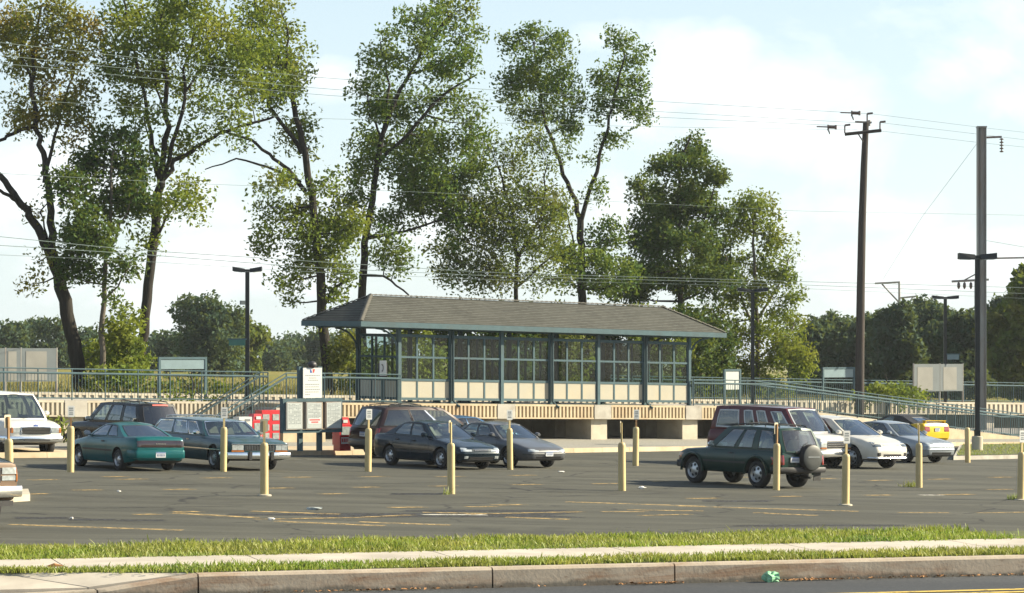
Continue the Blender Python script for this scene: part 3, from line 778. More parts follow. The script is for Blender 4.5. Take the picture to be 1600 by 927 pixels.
SEC = [(0, 0), (.80, 0), (.93, .04), (.985, .25), (1, .5), (.99, .74), (.965, .90), (.93, .965), (.86, .995), (.45, 1.0), (0, 1.0)]
class Car: pass
def build_car(name, label, cat, S, paint_m, heading, loc, group='vehicles parked in the station car park'):
    """S: measurements in metres; d runs from the front bumper backwards"""
    L, W, wb, fo, wr = S['L'], S['W'], S['wb'], S['fo'], S['wr']
    X0 = fo + wb / 2
    top = lambda d: float(np.interp(d, *zip(*S['top']))); bot = lambda d: float(np.interp(d, *zip(*S['bot'])))
    nose = S.get('nose', .74); tail = S.get('tail', .8)
    plan = S.get('plan') or [(0, nose), (.04, nose + (1 - nose) * .3), (.12, nose + (1 - nose) * .55), (.35, nose + (1 - nose) * .8), (.8, .99), (1.2, 1), (L - 1.0, 1), (L - .4, .985), (L - .15, tail + (1 - tail) * .6), (L - .04, tail + (1 - tail) * .25), (L, tail)]
    hw = lambda d: W / 2 * float(np.interp(d, *zip(*plan)))
    def hwz(d, z):
        zb, zt = bot(d), top(d)
        if zt - zb < 1e-4: return 0
        return hw(d) * float(np.interp((z - zb) / (zt - zb), [q[1] for q in SEC[1:9]], [q[0] for q in SEC[1:9]]))
    def surf(y, z, front=True):
        k = 0.0
        while k < 1.6:
            d = k if front else L - k
            if bot(d) - .002 <= z <= top(d) + .002 and hwz(d, z) >= abs(y): return d
            k += .006
        return k if front else L - k
    PT = lambda d, y, z: Vector((X0 - d, y, z))
    root = thing(name, label, cat, (0, 0, 0), group)
    dA, dAt, dCt, dC = S['cab']; zr = S['H'] - .045; yt = S.get('ytop', .70) * W / 2
    # ---- lower body
    ds = sorted(set([0, .015, .04, .08, .13, .2, .3, .42] + [L - q for q in (0, .015, .04, .08, .13, .2, .3, .42)] + list(np.arange(.55, L - .5, .16)) + [d for d, _ in S['top'] if 0 <= d <= L] + [dA, dC]))
    ds = [d for i, d in enumerate(ds) if i == 0 or d - ds[i - 1] > .004]
    lo = MB(); n = len(SEC)
    cr = S.get('crown', .025)
    ring = []
    for d in ds:
        zb, zt, h = bot(d), top(d), hw(d)
        half = [(h * a, zb + (zt - zb) * f + (cr * (1 - (a / .9) ** 2) if f >= .99 and not dA < d < dC else 0)) for a, f in SEC]
        pts = [(y, z) for y, z in half] + [(-y, z) for y, z in half[-2:0:-1]]
        ring.append(len(lo.v)); lo.v += [PT(d, y, z) for y, z in pts]
    m = 2 * n - 2
    for i in range(len(ds) - 1):
        for q in range(m):
            lo.f.append((ring[i] + q, ring[i] + (q + 1) % m, ring[i + 1] + (q + 1) % m, ring[i + 1] + q)); lo.m.append(0)
    lo.f.append(tuple(ring[0] + q for q in range(m))); lo.m.append(0)
    lo.f.append(tuple(ring[-1] + q for q in reversed(range(m)))); lo.m.append(0)
    o = lo.build('body', [paint_m, 'dark_trim', S.get('paint2', paint_m)], None, world=False)
    # ---- wheel arches
    ct = MB()
    for d in (fo, fo + wb):
        k = 28; a = [PT(d + wr * S.get('arch', 1.13) * math.cos(2 * math.pi * q / k), W * .7, wr + .02 + wr * S.get('arch', 1.13) * math.sin(2 * math.pi * q / k)) for q in range(k)]
        i0 = len(ct.v); ct.v += a + [Vector((p.x, -p.y, p.z)) for p in a]
        ct.f.append(tuple(i0 + q for q in range(k))); ct.f.append(tuple(i0 + k + q for q in reversed(range(k)))); ct.m += [0, 0]
        for q in range(k): ct.f.append((i0 + q, i0 + k + q, i0 + k + (q + 1) % k, i0 + (q + 1) % k)); ct.m.append(0)
    co = ct.build('arch_cutter', ['dark_trim'], None, world=False)
    md = o.modifiers.new('arch', 'BOOLEAN'); md.object = co; md.operation = 'DIFFERENCE'; md.solver = 'EXACT'
    dg = bpy.context.evaluated_depsgraph_get()
    me = bpy.data.meshes.new_from_object(o.evaluated_get(dg)); o.modifiers.clear(); o.data = me
    bpy.data.objects.remove(co)
    while len(me.materials) < 3: me.materials.append(MATS[paint_m])
    me.materials[0] = MATS[paint_m]; me.materials[1] = MATS['dark_trim']; me.materials[2] = MATS[S.get('paint2', paint_m)]
    tone = S.get('tone')
    for p in me.polygons:
        c = p.center; mi = 0
        if tone and tone(X0 - c.x, c.y, c.z): mi = 2
        for d in (fo, fo + wb):
            r_ = math.hypot(X0 - c.x - d, c.z - wr - .02)
            if r_ < wr * S.get('arch', 1.13) * 1.004 and abs(c.y) < W / 2 * 1.01: mi = 1
        if c.z < bot(X0 - c.x) + .03 and abs(p.normal.z) > .7: mi = 1
        if p.normal.z > .8 and dA + .06 < X0 - c.x < dC - .06 and c.z > top(X0 - c.x) - .08 and not S.get('bed'): mi = 1
        p.material_index = mi
    # ---- cabin
    bul = S.get('bulge', .03); bowF, bowR = S.get('bow', (.14, .10))
    def yb(s): d = lerp(dA, dC, s); return hw(d) * .90
    def side(s, t, sg=1):
        d0, d1 = lerp(dA, dC, s), lerp(dAt, dCt, s); z0 = top(d0) - .012; z1 = zr - S.get('arch_roof', .03) * (2 * s - 1) ** 2
        y1 = yt * (1 - .05 * (2 * s - 1) ** 2)
        y = lerp(yb(s), y1, t) + bul * 4 * t * (1 - t)
        return PT(lerp(d0, d1, t), sg * y, lerp(z0, z1, t))
    def endp(s, r, t):
        p = side(s, t, 1); bow = (bowF if s < .5 else -bowR) * (1 - r * r) * (1 - .45 * t)
        return Vector((p.x + bow, p.y * r, p.z + (.03 * (1 - r * r) * t)))
    def roof(s, r):
        p = side(s, 1, 1); bow = (bowF * max(0, 1 - s * 3) ** 1.5 - bowR * max(0, s * 3 - 2) ** 1.5) * (1 - r * r) * .55
        return Vector((p.x + bow, p.y * r, p.z + (.03 + .02 * 4 * s * (1 - s)) * (1 - r * r)))
    cab = MB(); panes = {}
    def patch(P, cols, tlo, thi, key, cm=0):
        """cols: list of (b0,b1,t0,t1) openings sorted; P(a,t)"""
        bounds = [(0, 0)]
        for c in cols: bounds += [(c[0], c[2]), (c[1], c[3])]
        bounds.append((1, 1)); rows_ = [0, tlo, thi, 1]
        for i in range(len(bounds) - 1):
            (b0, t0), (b1, t1) = bounds[i], bounds[i + 1]
            hole = i % 2 == 1
            for j in range(3):
                f0, f1 = rows_[j], rows_[j + 1]
                na = 6 if hole else 2; nt_ = 4 if j == 1 else 1
                def Q(a, t):
                    tt = lerp(f0, f1, t); return P(lerp(lerp(b0, t0, tt), lerp(b1, t1, tt), a), tt)
                if hole and j == 1:
                    w = MB(); w.grid(Q, na, nt_); panes.setdefault(key, []).append((w, [Q(0, 0), Q(.5, 0), Q(1, 0), Q(1, .5), Q(1, 1), Q(.5, 1), Q(0, 1), Q(0, .5)]))
                else: cab.grid(Q, na, nt_, cm)
    tl, th = S.get('tl', .10), S.get('th', .88)
    for sg in (1, -1): patch(lambda a, t, sg=sg: side(a, t, sg), S['win'], tl, th, 'side_window')
    fw = S.get('fwin', (.05, .95, .05, .95)); rw_ = S.get('rwin', (.08, .92, .08, .92))
    patch(lambda a, t: endp(0, 1 - 2 * a, t), [fw], S.get('ftl', .05), S.get('fth', .93), 'windshield')
    patch(lambda a, t: endp(1, 2 * a - 1, t), [rw_] if rw_ else [], S.get('rtl', .12), S.get('rth', .88), 'rear_window')
    cab.grid(lambda a, t: roof(a, 2 * t - 1), 12, 10)
    cm = cab.mesh('cab')
    bm = bmesh.new(); bm.from_mesh(cm); bmesh.ops.remove_doubles(bm, verts=bm.verts, dist=.002); bmesh.ops.recalc_face_normals(bm, faces=bm.faces)
    cmat = {'paint': 0, 'canvas': 1, 'two': 2}[S.get('cabmat', 'paint')]
    for f in bm.faces: f.material_index = cmat
    bm.to_mesh(cm); bm.free()
    bm = bmesh.new(); bm.from_mesh(me); bm.from_mesh(cm)
    # door gaps, sill trim and rub strips: thin proud lines on the flanks
    ex = MB()
    for sg in (1, -1):
        for d in S.get('gaps', []):
            pts = []
            for f in np.linspace(.06, .96, 8): z = lerp(bot(d), top(d), f); pts.append((d, sg * (hwz(d, z) + .003), z))
            for a, c in zip(pts[:-1], pts[1:]):
                if math.hypot(a[0] - fo - wb, a[2] - wr) < wr * 1.15 or math.hypot(a[0] - fo, a[2] - wr) < wr * 1.15: continue
                ex.face([PT(*a), PT(a[0] + .014, a[1], a[2]), PT(c[0] + .014, c[1], c[2]), PT(*c)], 1)
        if S.get('rub'):
            z0, z1 = S['rub']; dd = np.linspace(fo + wr * 1.2, fo + wb - wr * 1.2, 12)
            for a, c in zip(dd[:-1], dd[1:]):
                ya, yc = hwz(a, z0) + .012, hwz(c, z0) + .012
                ex.hexa([PT(a, sg * (ya - .02), z0), PT(c, sg * (yc - .02), z0), PT(c, sg * yc, z0), PT(a, sg * ya, z0)], [PT(a, sg * (ya - .02), z1), PT(c, sg * (yc - .02), z1), PT(c, sg * yc, z1), PT(a, sg * ya, z1)], 1)
    if ex.f:
        em = ex.mesh('ex'); bm.from_mesh(em)
    bm.to_mesh(me); bm.free()
    me.polygons.foreach_set('use_smooth', [True] * len(me.polygons)); me.set_sharp_from_angle(angle=R(38))
    o.parent = root
    gd = S.get('glass', {})
    for key, lst in panes.items():
        for i, (w, outl) in enumerate(lst):
            gm = gd.get(key, 'car_glass')
            if key == 'side_window' and 'dark_from' in S and i % len(S['win']) >= S['dark_from']: gm = 'car_glass_dark'
            po = w.build(key, gm, root, world=False, smooth=60)
            # rubber or chrome surround
            t = MB(); c = sum(outl, Vector()) / 8
            t.tube([p + (p - c).normalized() * .004 for p in outl], S.get('trim_r', .012), 5, closed=True)
            t.build('window_surround', S.get('trim', 'dark_trim'), po, world=False, smooth=40)
    # ---- patches that follow the nose and tail
    def npatch(nm, mat, y0, y1, z0, z1, front=True, out=.012, par=root, nn=8, skirt=True, mi=0):
        b = MB(); sg = -1 if front else 1
        G = [[None] * 5 for _ in range(nn + 1)]
        for i in range(nn + 1):
            for j in range(5):
                y, z = lerp(y0, y1, i / nn), lerp(z0, z1, j / 4); G[i][j] = PT(surf(y, z, front) + sg * out, y, z)
        b.grid(lambda a, t: G[round(a * nn)][round(t * 4)], nn, 4)
        if skirt:
            bd = [G[i][0] for i in range(nn + 1)] + [G[nn][j] for j in range(1, 5)] + [G[i][4] for i in range(nn - 1, -1, -1)] + [G[0][j] for j in range(3, 0, -1)]
            k = Vector(((-1 if front else 1) * (.05 + out), 0, 0))
            for p, q in zip(bd, bd[1:] + bd[:1]): b.face([p, q, q + k, p + k])
        return b.build(nm, mat, par, world=False, smooth=50)
    for it in S.get('front', []): 
        for sg in ((1, -1) if it[-1] == 'pair' else (1,)):
            y0, y1 = (it[2] * sg, it[3] * sg); npatch(it[0], it[1], min(y0, y1), max(y0, y1), it[4], it[5], True, it[6] if len(it) > 7 or isinstance(it[6], float) else .012)
    for it in S.get('rear', []):
        for sg in ((1, -1) if it[-1] == 'pair' else (1,)):
            y0, y1 = (it[2] * sg, it[3] * sg); npatch(it[0], it[1], min(y0, y1), max(y0, y1), it[4], it[5], False, it[6] if isinstance(it[6], float) else .012)
    # grille bars
    if 'bars' in S:
        y, z0, z1, nbar, vert, bm_ = S['bars']
        b = MB()
        if vert:
            for i in range(nbar): yy = -y + 2 * y * (i + .5) / nbar; b.tube([PT(surf(yy, z, True) - .022, yy, z) for z in np.linspace(z0, z1, 4)], .006, 4)
        else:
            for i in range(nbar):
                z = lerp(z0, z1, (i + .5) / nbar); b.tube([PT(surf(yy, z, True) - .022, yy, z) for yy in np.linspace(-y, y, 9)], .009, 5)
        b.build('grille_bar', bm_, root, world=False)
    # bumpers: bands wrapped round the ends
    def bumper(front, z0, z1, dback, mat, out):
        b = MB(); zc = (z0 + z1) / 2; path = []
        for k in np.linspace(dback, 0, 10):
            d = k if front else L - k; path.append((d, hw(d) + out * (.6 if k > .1 else 1)))
        e = path[-1]; y_end = e[1]
        e0 = -out if front else L + out
        arc = [(lerp(e[0], e0, 1 - abs(f) ** 3), y_end * f * .97) for f in np.linspace(.96, -.96, 12)]
        pp = path + arc + [(d, -y) for d, y in reversed(path)]
        prof = [(-.09, z0), (-.01, z0 + .01), (0, z0 + .03), (.004, zc), (0, z1 - .03), (-.01, z1 - .008), (-.09, z1)]
        cx = L / 2
        def P(a, t):
            i = min(len(pp) - 1, round(a * (len(pp) - 1))); j = round(t * (len(prof) - 1)); d, y = pp[i]; off, z = prof[j]
            # inward direction towards body middle
            if i < len(path) - 2 or i > len(pp) - len(path) + 1: return PT(d, y + off * (1 if y > 0 else -1), z)
            return PT(d - off * (1 if front else -1), y * (1 + off * .4), z)
        b.grid(P, len(pp) - 1, len(prof) - 1)
        b.build('bumper', mat, root, world=False, smooth=50)
    for it in S.get('bumpers', []): bumper(*it)
    # ---- wheels
    tw = S.get('tw', .19)
    for d in (fo, fo + wb):
        for sg in (1, -1):
            yo = sg * (W / 2 - .03); yi = yo - sg * tw
            prof = [(wr * .62, 0), (wr * .70, -.004 * 1), (wr * .90, .002), (wr * .97, .02), (wr, .045), (wr, tw - .045), (wr * .97, tw - .02), (wr * .88, tw), (wr * .62, tw)]
            b = MB(); b.lathe([(r_, -sg * h) for r_, h in prof], (0, yo, 0), 'y', 32)
            w = b.build('wheel', 'tyre_rubber', root, world=False, smooth=40); w.location = (X0 - d, 0, wr)
            b = MB(); R_ = wr * .63
            b.lathe([(R_ * 1.0, .012), (R_ * .97, -.006), (R_ * .9, .02), (R_ * .86, .045), (R_ * .5, .03), (R_ * .25, .012), (.001, .008)] if sg < 0 else [(R_ * 1.0, -.012), (R_ * .97, .006), (R_ * .9, -.02), (R_ * .86, -.045), (R_ * .5, -.03), (R_ * .25, -.012), (.001, -.008)], (0, yo, 0), 'y', 32)
            ns_ = S.get('spokes', 5)
            for q in range(ns_):          # dark windows between the spokes
                t0 = 2 * math.pi * (q + .5) / ns_ + .3
                c = []
                for k in range(10):
                    tt = 2 * math.pi * k / 10; rr = R_ * (.64 + .17 * math.cos(tt)); aa = t0 + .55 * math.sin(tt) * (3.6 / ns_)
                    c.append((rr * math.cos(aa), yo - sg * (.028 + .012 * math.cos(tt)), rr * math.sin(aa)))
                b.face(c, 1)
            b.build('rim', [S.get('rim', 'alloy'), 'dark_trim'], w, world=False, smooth=40, fix=False)
    # ---- mirrors, handles
    dm = S.get('mirror', dA + .28)
    for sg in (1, -1):
        b = MB(); z = top(dm) + S.get('mz', .09); y = sg * (hw(dm) * .93 + .12)
        k = 8; 
        b.grid(lambda a, t: PT(dm - .06 + .12 * t, y + .105 * math.cos(2 * math.pi * a) * (1 - .45 * (1 - t) ** 2), z + .075 * math.sin(2 * math.pi * a) * (1 - .45 * (1 - t) ** 2)), 12, 4)
        b.face([PT(dm - .06, y + .058 * math.cos(2 * math.pi * q / 12), z + .041 * math.sin(2 * math.pi * q / 12)) for q in range(12)])
        b.face([PT(dm + .061, y + .105 * math.cos(2 * math.pi * q / 12), z + .075 * math.sin(2 * math.pi * q / 12)) for q in range(12)], 1)
        b.tube([PT(dm, y - sg * .07, z - .03), PT(dm + .02, sg * hw(dm) * .86, z - .09)], .022, 6)
        b.build('side_mirror', [S.get('mirror_m', paint_m), 'chrome'], root, world=False, smooth=40)
        for d in S.get('handles', []):
            z = top(d) - .13; b = MB(); yy = sg * (hwz(d, z) + .012); b.box(PT(d, yy, z), (.16, .03, .035)); b.build('door_handle', S.get('handle_m', 'dark_trim'), root, world=False)
    # ---- seats and wheel
    for d in S.get('seats', [(dA + dC) * .5 - .1]):
        for sg in ((1, -1)):
            b = MB(); zt = top(d); hh = min(.36, (zr - zt) * .62)
            c = PT(d + .14, sg * W * .2, zt)
            b.hexa([c + Vector((.06, -.23, -.1)), c + Vector((.06, .23, -.1)), c + Vector((-.05, .23, -.1)), c + Vector((-.05, -.23, -.1))], [c + Vector((-.08, -.18, hh * .72)), c + Vector((-.08, .18, hh * .72)), c + Vector((-.16, .18, hh * .72)), c + Vector((-.16, -.18, hh * .72))])
            b.blob(c + Vector((-.13, 0, hh * .9)), (.05, .13, hh * .2))
            b.build('seat', S.get('seat_m', 'seat_cloth'), root, world=False, smooth=50)
    # ---- extras
    C = Car(); C.root, C.PT, C.top, C.bot, C.hw, C.hwz, C.surf, C.side, C.roof, C.endp, C.npatch, C.L, C.W, C.X0, C.S = root, PT, top, bot, hw, hwz, surf, side, roof, endp, npatch, L, W, X0, S
    if S.get('extra'): S['extra'](C)
    # ---- stand it on the sloping ground
    f = Vector((math.cos(R(heading)), math.sin(R(heading)), 0)); up = Vector((SLOPE, 0, 1)).normalized()
    f = (f - up * f.dot(up)).normalized(); l = up.cross(f)
    M = Matrix((f, l, up)).transposed()
    corner, px, py = loc
    lx = {'F': wb / 2, 'R': -wb / 2}[corner[0]]; ly = {'L': 1, 'R': -1}[corner[1]] * (W / 2 - .12)
    p = PX(px, py) - M @ Vector((lx, ly, 0))
    root.location = p; root.rotation_euler = M.to_euler()
    return C
def plate(C, front, z, y=0, w=.30, h=.15, blue=False):
    b = MB(); d = C.surf(y, z, front); s = -1 if front else 1; x = C.PT(d + s * .03, y, z)
    b.box(x, (.012, w, h)); o = b.build('licence_plate', 'plate_white', C.root, world=False)
    b = MB(); xx = x + Vector((-s * .0075, 0, 0))
    b.box(xx + Vector((0, 0, h * .38)), (.003, w * .96, h * .2), 0); 
    for i in range(6): b.box(xx + Vector((0, (i - 2.5) * w * .14, -h * .08)), (.003, w * .07, h * .45), 1)
    b.build('lettering', ['plate_blue', 'plate_ink'], o, world=False)
def roof_rack(C, s0=.25, s1=.9, cross=(.4, .8), m='dark_trim'):
    b = MB()
    for sg in (.8, -.8): b.tube([C.roof(s, sg) + Vector((0, 0, .055)) for s in np.linspace(s0, s1, 6)], .016, 6)
    for sg in (.8, -.8):
        for s in np.linspace(s0, s1, 4): b.tube([C.roof(s, sg), C.roof(s, sg) + Vector((0, 0, .05))], .014, 5)
    for s in cross: b.tube([C.roof(s, t) + Vector((0, 0, .06)) for t in (.8, .4, 0, -.4, -.8)], .014, 6)
    b.build('roof_rack', m, C.root, world=False)
def side_band(C, d0, d1, z0, z1, mat, nm, out=.008, both=True):
    for sg in (1, -1):
        b = MB(); k = max(4, int((d1 - d0) / .15))
        b.grid(lambda a, t: C.PT(lerp(d0, d1, a), sg * (C.hwz(lerp(d0, d1, a), lerp(z0, z1, t)) + out), lerp(z0, z1, t)), k, 3)
        b.build(nm, mat, C.root, world=False, smooth=50)
pm('dark_cover', (.045, .05, .05), .5, var=.15)
GR = 'vehicles parked in the station car park'
HR, HL = -50, 130       # nose to the right and towards the street / nose to the left and away
def bot_std(L, z=.2, fz=.24, fo=.9): return [(0, fz + .14), (.05, fz + .03), (.2, fz), (fo, z), (L - .7, z), (L - .2, z + .06), (L - .04, z + .12), (L, z + .2)]

# --- teal two-door coupe seen from behind
S = dict(L=4.45, W=1.71, wb=2.55, fo=.92, wr=.30, H=1.33, nose=.74, tail=.84,
    top=[(0, .55), (.05, .64), (.3, .72), (1.2, .86), (1.5, .90), (2.4, .92), (3.35, .93), (3.6, .95), (4.2, .955), (4.36, .95), (4.42, .90), (4.45, .78)],
    bot=bot_std(4.45, .19), cab=(1.35, 2.05, 2.95, 3.75), ytop=.66, win=[(.10, .52, .17, .60), (.56, .82, .64, .90)], rtl=.06, rth=.94, arch_roof=.045,
    gaps=[1.45, 2.75], handles=[2.55], rub=(.52, .57), glass={'rear_window': 'car_glass_dark', 'side_window': 'car_glass_dark'}, spokes=7,
    rear=[('taillight', 'lamp_dark_red', -.62, .62, .68, .87, .012), ('taillight', 'lamp_dark_red', .50, .72, .69, .86, .020, 'pair')],
    front=[('headlight', 'lamp_clear', .42, .7, .55, .64, 'pair')],
    bumpers=[(False, .36, .60, .35, 'paint_teal', .03)])
def ex(C):
    b = MB()      # maker's script across the lamp panel, too small to read
    for i in range(7): b.box(C.PT(C.surf(0, .78, False) + .024, (i - 3) * .045, .775), (.004, .026, .028))
    b.build('badge', 'chrome', C.root, world=False)
    plate(C, False, .47); side_band(C, 3.2, 3.4, .9, .91, 'paint_teal', 'trim_strip', .002)
S['extra'] = ex
build_car('coupe', 'teal two-door coupe seen from behind with a dark tail lamp panel', 'car', S, 'paint_teal', 124, ('RL', 188, 735), GR)

# --- blue green estate car with square chrome front
S = dict(L=5.35, W=1.98, wb=2.9, fo=1.0, wr=.34, H=1.44, nose=.93, tail=.92, crown=.012,
    top=[(0, .78), (.02, .82), (.5, .90), (1.5, .94), (1.75, .95), (5.2, .97), (5.3, .9), (5.35, .75)],
    bot=bot_std(5.35, .24, .3, 1.0), cab=(1.62, 2.25, 5.0, 5.28), ytop=.74, win=[(.06, .27, .13, .30), (.30, .54, .33, .56), (.60, .94, .62, .93)], th=.86,
    gaps=[1.75, 2.75, 3.75], handles=[2.6, 3.55], handle_m='chrome', trim='chrome', trim_r=.02, mirror_m='chrome', spokes=12, rim='steel_wheel', tw=.21,
    front=[('headlight', 'lamp_clear', .52, .70, .60, .74, .015, 'pair'), ('headlight', 'lamp_clear', .71, .88, .60, .74, .018, 'pair'), ('grille', 'dark_trim', -.48, .48, .58, .75, .01), ('turn_signal', 'lamp_amber', .50, .90, .55, .59, .016, 'pair')],
    bars=(.47, .59, .745, 18, True, 'chrome'),
    bumpers=[(True, .34, .54, .5, 'chrome', .09), (False, .36, .54, .5, 'chrome', .08)], seats=[2.6, 3.6], seat_m='seat_pale', arch=1.1)
def ex(C):
    roof_rack(C, .45, .95, (.5, .7, .9), 'chrome')
    b = MB(); b.tube([C.PT(C.surf(y, .76, True) - .02, y, .765) for y in np.linspace(-.9, .9, 13)], .014, 6); b.build('grille_surround', 'chrome', C.root, world=False)
    for sg in (.35, -.35): b = MB(); b.box(C.PT(-.12, sg, .44), (.06, .09, .24)); b.build('bumper_guard', 'dark_trim', C.root, world=False)
    side_band(C, .15, 5.2, .57, .60, 'chrome', 'side_moulding')
    b = MB(); b.blob(C.PT(4.2, .35, 1.15), (.05, .05, .12)); b.build('red_ornament', 'sticker_red', C.root, world=False)
S['extra'] = ex
build_car('station_wagon', 'blue green station wagon with square chrome front between the teal coupe and a bollard', 'car', S, 'paint_wagon', -57, ('FR', 337, 734), GR)

# --- black SUV at the back left
S = dict(L=4.5, W=1.78, wb=2.7, fo=.8, wr=.36, H=1.72, nose=.86, tail=.9,
    top=[(0, .78), (.04, .9), (.4, .98), (1.3, 1.04), (4.4, 1.06), (4.46, 1.0), (4.5, .8)], bot=bot_std(4.5, .3, .36, .8),
    cab=(1.25, 1.85, 4.15, 4.46), ytop=.76, win=[(.08, .33, .16, .35), (.37, .62, .40, .63), (.67, .93, .69, .92)], rtl=.08,
    glass={'side_window': 'car_glass', 'rear_window': 'car_glass_dark'}, dark_from=1, gaps=[1.4, 2.35, 3.3], handles=[2.2, 3.15], rim='steel_wheel',
    rear=[('taillight', 'lamp_red', .70, .84, .75, 1.0, .014, 'pair')], bumpers=[(False, .42, .6, .4, 'dark_trim', .06), (True, .42, .6, .4, 'dark_trim', .06)], mirror_m='chrome')
def ex(C):
    roof_rack(C); plate(C, False, .75)
    b = MB(); b.grid(lambda a, t: C.endp(1, lerp(-.55, .35, a), lerp(.9, .97, t)) + Vector((-.02, 0, 0)), 6, 2); b.build('sun_strip', 'sticker_red', C.root, world=False)
S['extra'] = ex
build_car('sport_utility_vehicle', 'black sport utility vehicle with a red strip on its rear window behind the teal coupe', 'car', S, 'paint_black', HL, ('RL', 194, 712), GR)

# --- white full size van at the left edge
S = dict(L=5.3, W=2.0, wb=3.5, fo=.80, wr=.36, H=2.0, nose=.88, tail=.95,
    top=[(0, .92), (.03, 1.0), (.4, 1.10), (.85, 1.16), (1.1, 1.18), (5.2, 1.2), (5.27, 1.1), (5.3, .9)], bot=bot_std(5.3, .34, .42, .9),
    cab=(.85, 1.5, 5.05, 5.27), ytop=.80, win=[(.04, .18, .08, .2), (.24, .5, .25, .5), (.55, .92, .55, .92)], gaps=[1.1, 2.2], handles=[2.0], rim='steel_wheel', spokes=8,
    front=[('grille', 'dark_trim', -.50, .50, .73, .93, .010), ('headlight', 'lamp_clear', .56, .84, .76, .92, .014, 'pair'), ('turn_signal', 'lamp_amber', .80, .90, .76, .92, .016, 'pair')],
    bars=(.49, .74, .92, 4, False, 'chrome'), bumpers=[(True, .46, .66, .45, 'chrome', .08), (False, .46, .64, .4, 'chrome', .07)], seats=[1.9, 3.0], seat_m='seat_pale', mz=.16)
def ex(C):
    b = MB(); b.tube([C.PT(C.surf(y, z, True) - .02, y, z) for y, z in [(-.5, .73), (-.25, .715), (.25, .715), (.5, .73), (.53, .83), (.5, .935), (.2, .95), (-.2, .95), (-.5, .935), (-.53, .83)]], .018, 6, closed=True); b.build('grille_surround', 'chrome', C.root, world=False)
    b = MB(); b.blob(C.PT(C.surf(0, 1.0, True) - .02, 0, .985), (.015, .09, .035)); b.build('badge', 'sign_blue', C.root, world=False)
    b = MB(); b.box(C.PT(-.09, 0, .54), (.02, .9, .06)); b.build('air_intake', 'dark_trim', C.root, world=False)
S['extra'] = ex
build_car('van', 'white full-size van facing right at the left edge of the car park', 'van', S, 'paint_white', HR, ('FL', 73, 713.5), GR)

# --- burgundy minivan seen from behind
S = dict(L=4.85, W=1.9, wb=2.95, fo=.95, wr=.34, H=1.74, nose=.8, tail=.88,
    top=[(0, .62), (.05, .75), (.5, .90), (1.0, 1.0), (1.4, 1.04), (4.75, 1.06), (4.81, .98), (4.85, .8)], bot=bot_std(4.85, .22, .28),
    cab=(1.1, 2.15, 4.45, 4.8), ytop=.76, win=[(.04, .30, .07, .36), (.34, .60, .39, .62), (.63, .95, .645, .94)], tl=.06, th=.86, dark_from=1, trim='dark_trim',
    glass={'rear_window': 'car_glass_dark'}, gaps=[1.55, 2.6, 3.7], handles=[2.45], rear=[('taillight', 'lamp_red', .72, .86, .72, 1.0, .014, 'pair')],
    bumpers=[(False, .4, .62, .4, 'grey_cladding', .05)])
def ex(C):
    plate(C, False, .78, 0); roof_rack(C, .35, .9)
    for sg in (1, -1):     # pale pillar behind the front door
        b = MB(); b.grid(lambda a, t: C.side(lerp(lerp(.305, .335, a), lerp(.362, .388, a), t), lerp(.06, .86, t), sg) + Vector((0, sg * .008, 0)), 2, 5); b.build('pillar_trim', 'chrome', C.root, world=False)
    side_band(C, .3, 4.7, .25, .42, 'grey_cladding', 'sill_cladding')
S['extra'] = ex
build_car('minivan', 'dark burgundy minivan seen from behind beside the right-hand red newspaper box', 'van', S, 'paint_burgundy', 37, ('RR', 626, 717), GR)

# --- small blue car behind the minivan
S = dict(L=4.3, W=1.70, wb=2.5, fo=.9, wr=.3, H=1.31, nose=.74, tail=.82,
    top=[(0, .55), (.05, .63), (.4, .75), (1.3, .88), (3.5, .93), (4.2, .92), (4.27, .85), (4.3, .7)], bot=bot_std(4.3, .19),
    cab=(1.25, 2.0, 3.0, 3.7), ytop=.66, win=[(.10, .50, .17, .58), (.55, .85, .63, .9)], gaps=[1.4, 2.6], handles=[2.4],
    rear=[('taillight', 'lamp_red', .45, .68, .68, .84, .014, 'pair')], front=[('headlight', 'lamp_clear', .42, .68, .58, .66, .012, 'pair')])
build_car('compact_car', 'small blue car mostly hidden behind the burgundy minivan', 'car', S, 'paint_blue', 40, ('RR', 703, 708), GR)

# --- dark navy saloon
SED = dict(L=4.6, W=1.75, wb=2.62, fo=.95, wr=.31, H=1.42, nose=.72, tail=.8,
    top=[(0, .52), (.04, .62), (.15, .68), (.7, .80), (1.3, .90), (1.6, .92), (3.6, .96), (4.0, .97), (4.45, .96), (4.56, .90), (4.6, .75)], bot=bot_std(4.6, .2),
    cab=(1.35, 2.1, 3.2, 3.95), ytop=.68, win=[(.10, .44, .18, .48), (.48, .80, .515, .86)], arch_roof=.04, gaps=[1.5, 2.45, 3.4], handles=[2.3, 3.15], rub=(.46, .51), spokes=7)
S = dict(SED); S.update(
    front=[('headlight', 'lamp_clear', .36, .72, .56, .67, .012, 'pair'), ('grille', 'dark_trim', -.27, .27, .57, .65, .008), ('air_intake', 'dark_trim', -.45, .45, .3, .40, .006), ('fog_light', 'lamp_clear', .50, .64, .34, .42, .01, 'pair')],
    bars=(.26, .575, .645, 3, False, 'chrome'), bumpers=[(True, .44, .54, .35, 'paint_navy', .025)], rear=[('taillight', 'lamp_red', .4, .72, .72, .88, .012, 'pair')], seat_m='seat_pale')
def ex(C):
    b = MB(); p = C.PT(2.0, -.38, .98); b.hexa([p + Vector((.1, -.2, 0)), p + Vector((.1, .1, 0)), p + Vector((.12, .1, 0)), p + Vector((.12, -.2, 0))], [p + Vector((-.08, -.1, .26)), p + Vector((-.08, .02, .26)), p + Vector((-.06, .02, .26)), p + Vector((-.06, -.1, .26))]); b.build('dashboard_card', 'shade_card', C.root, world=False)
S['extra'] = ex
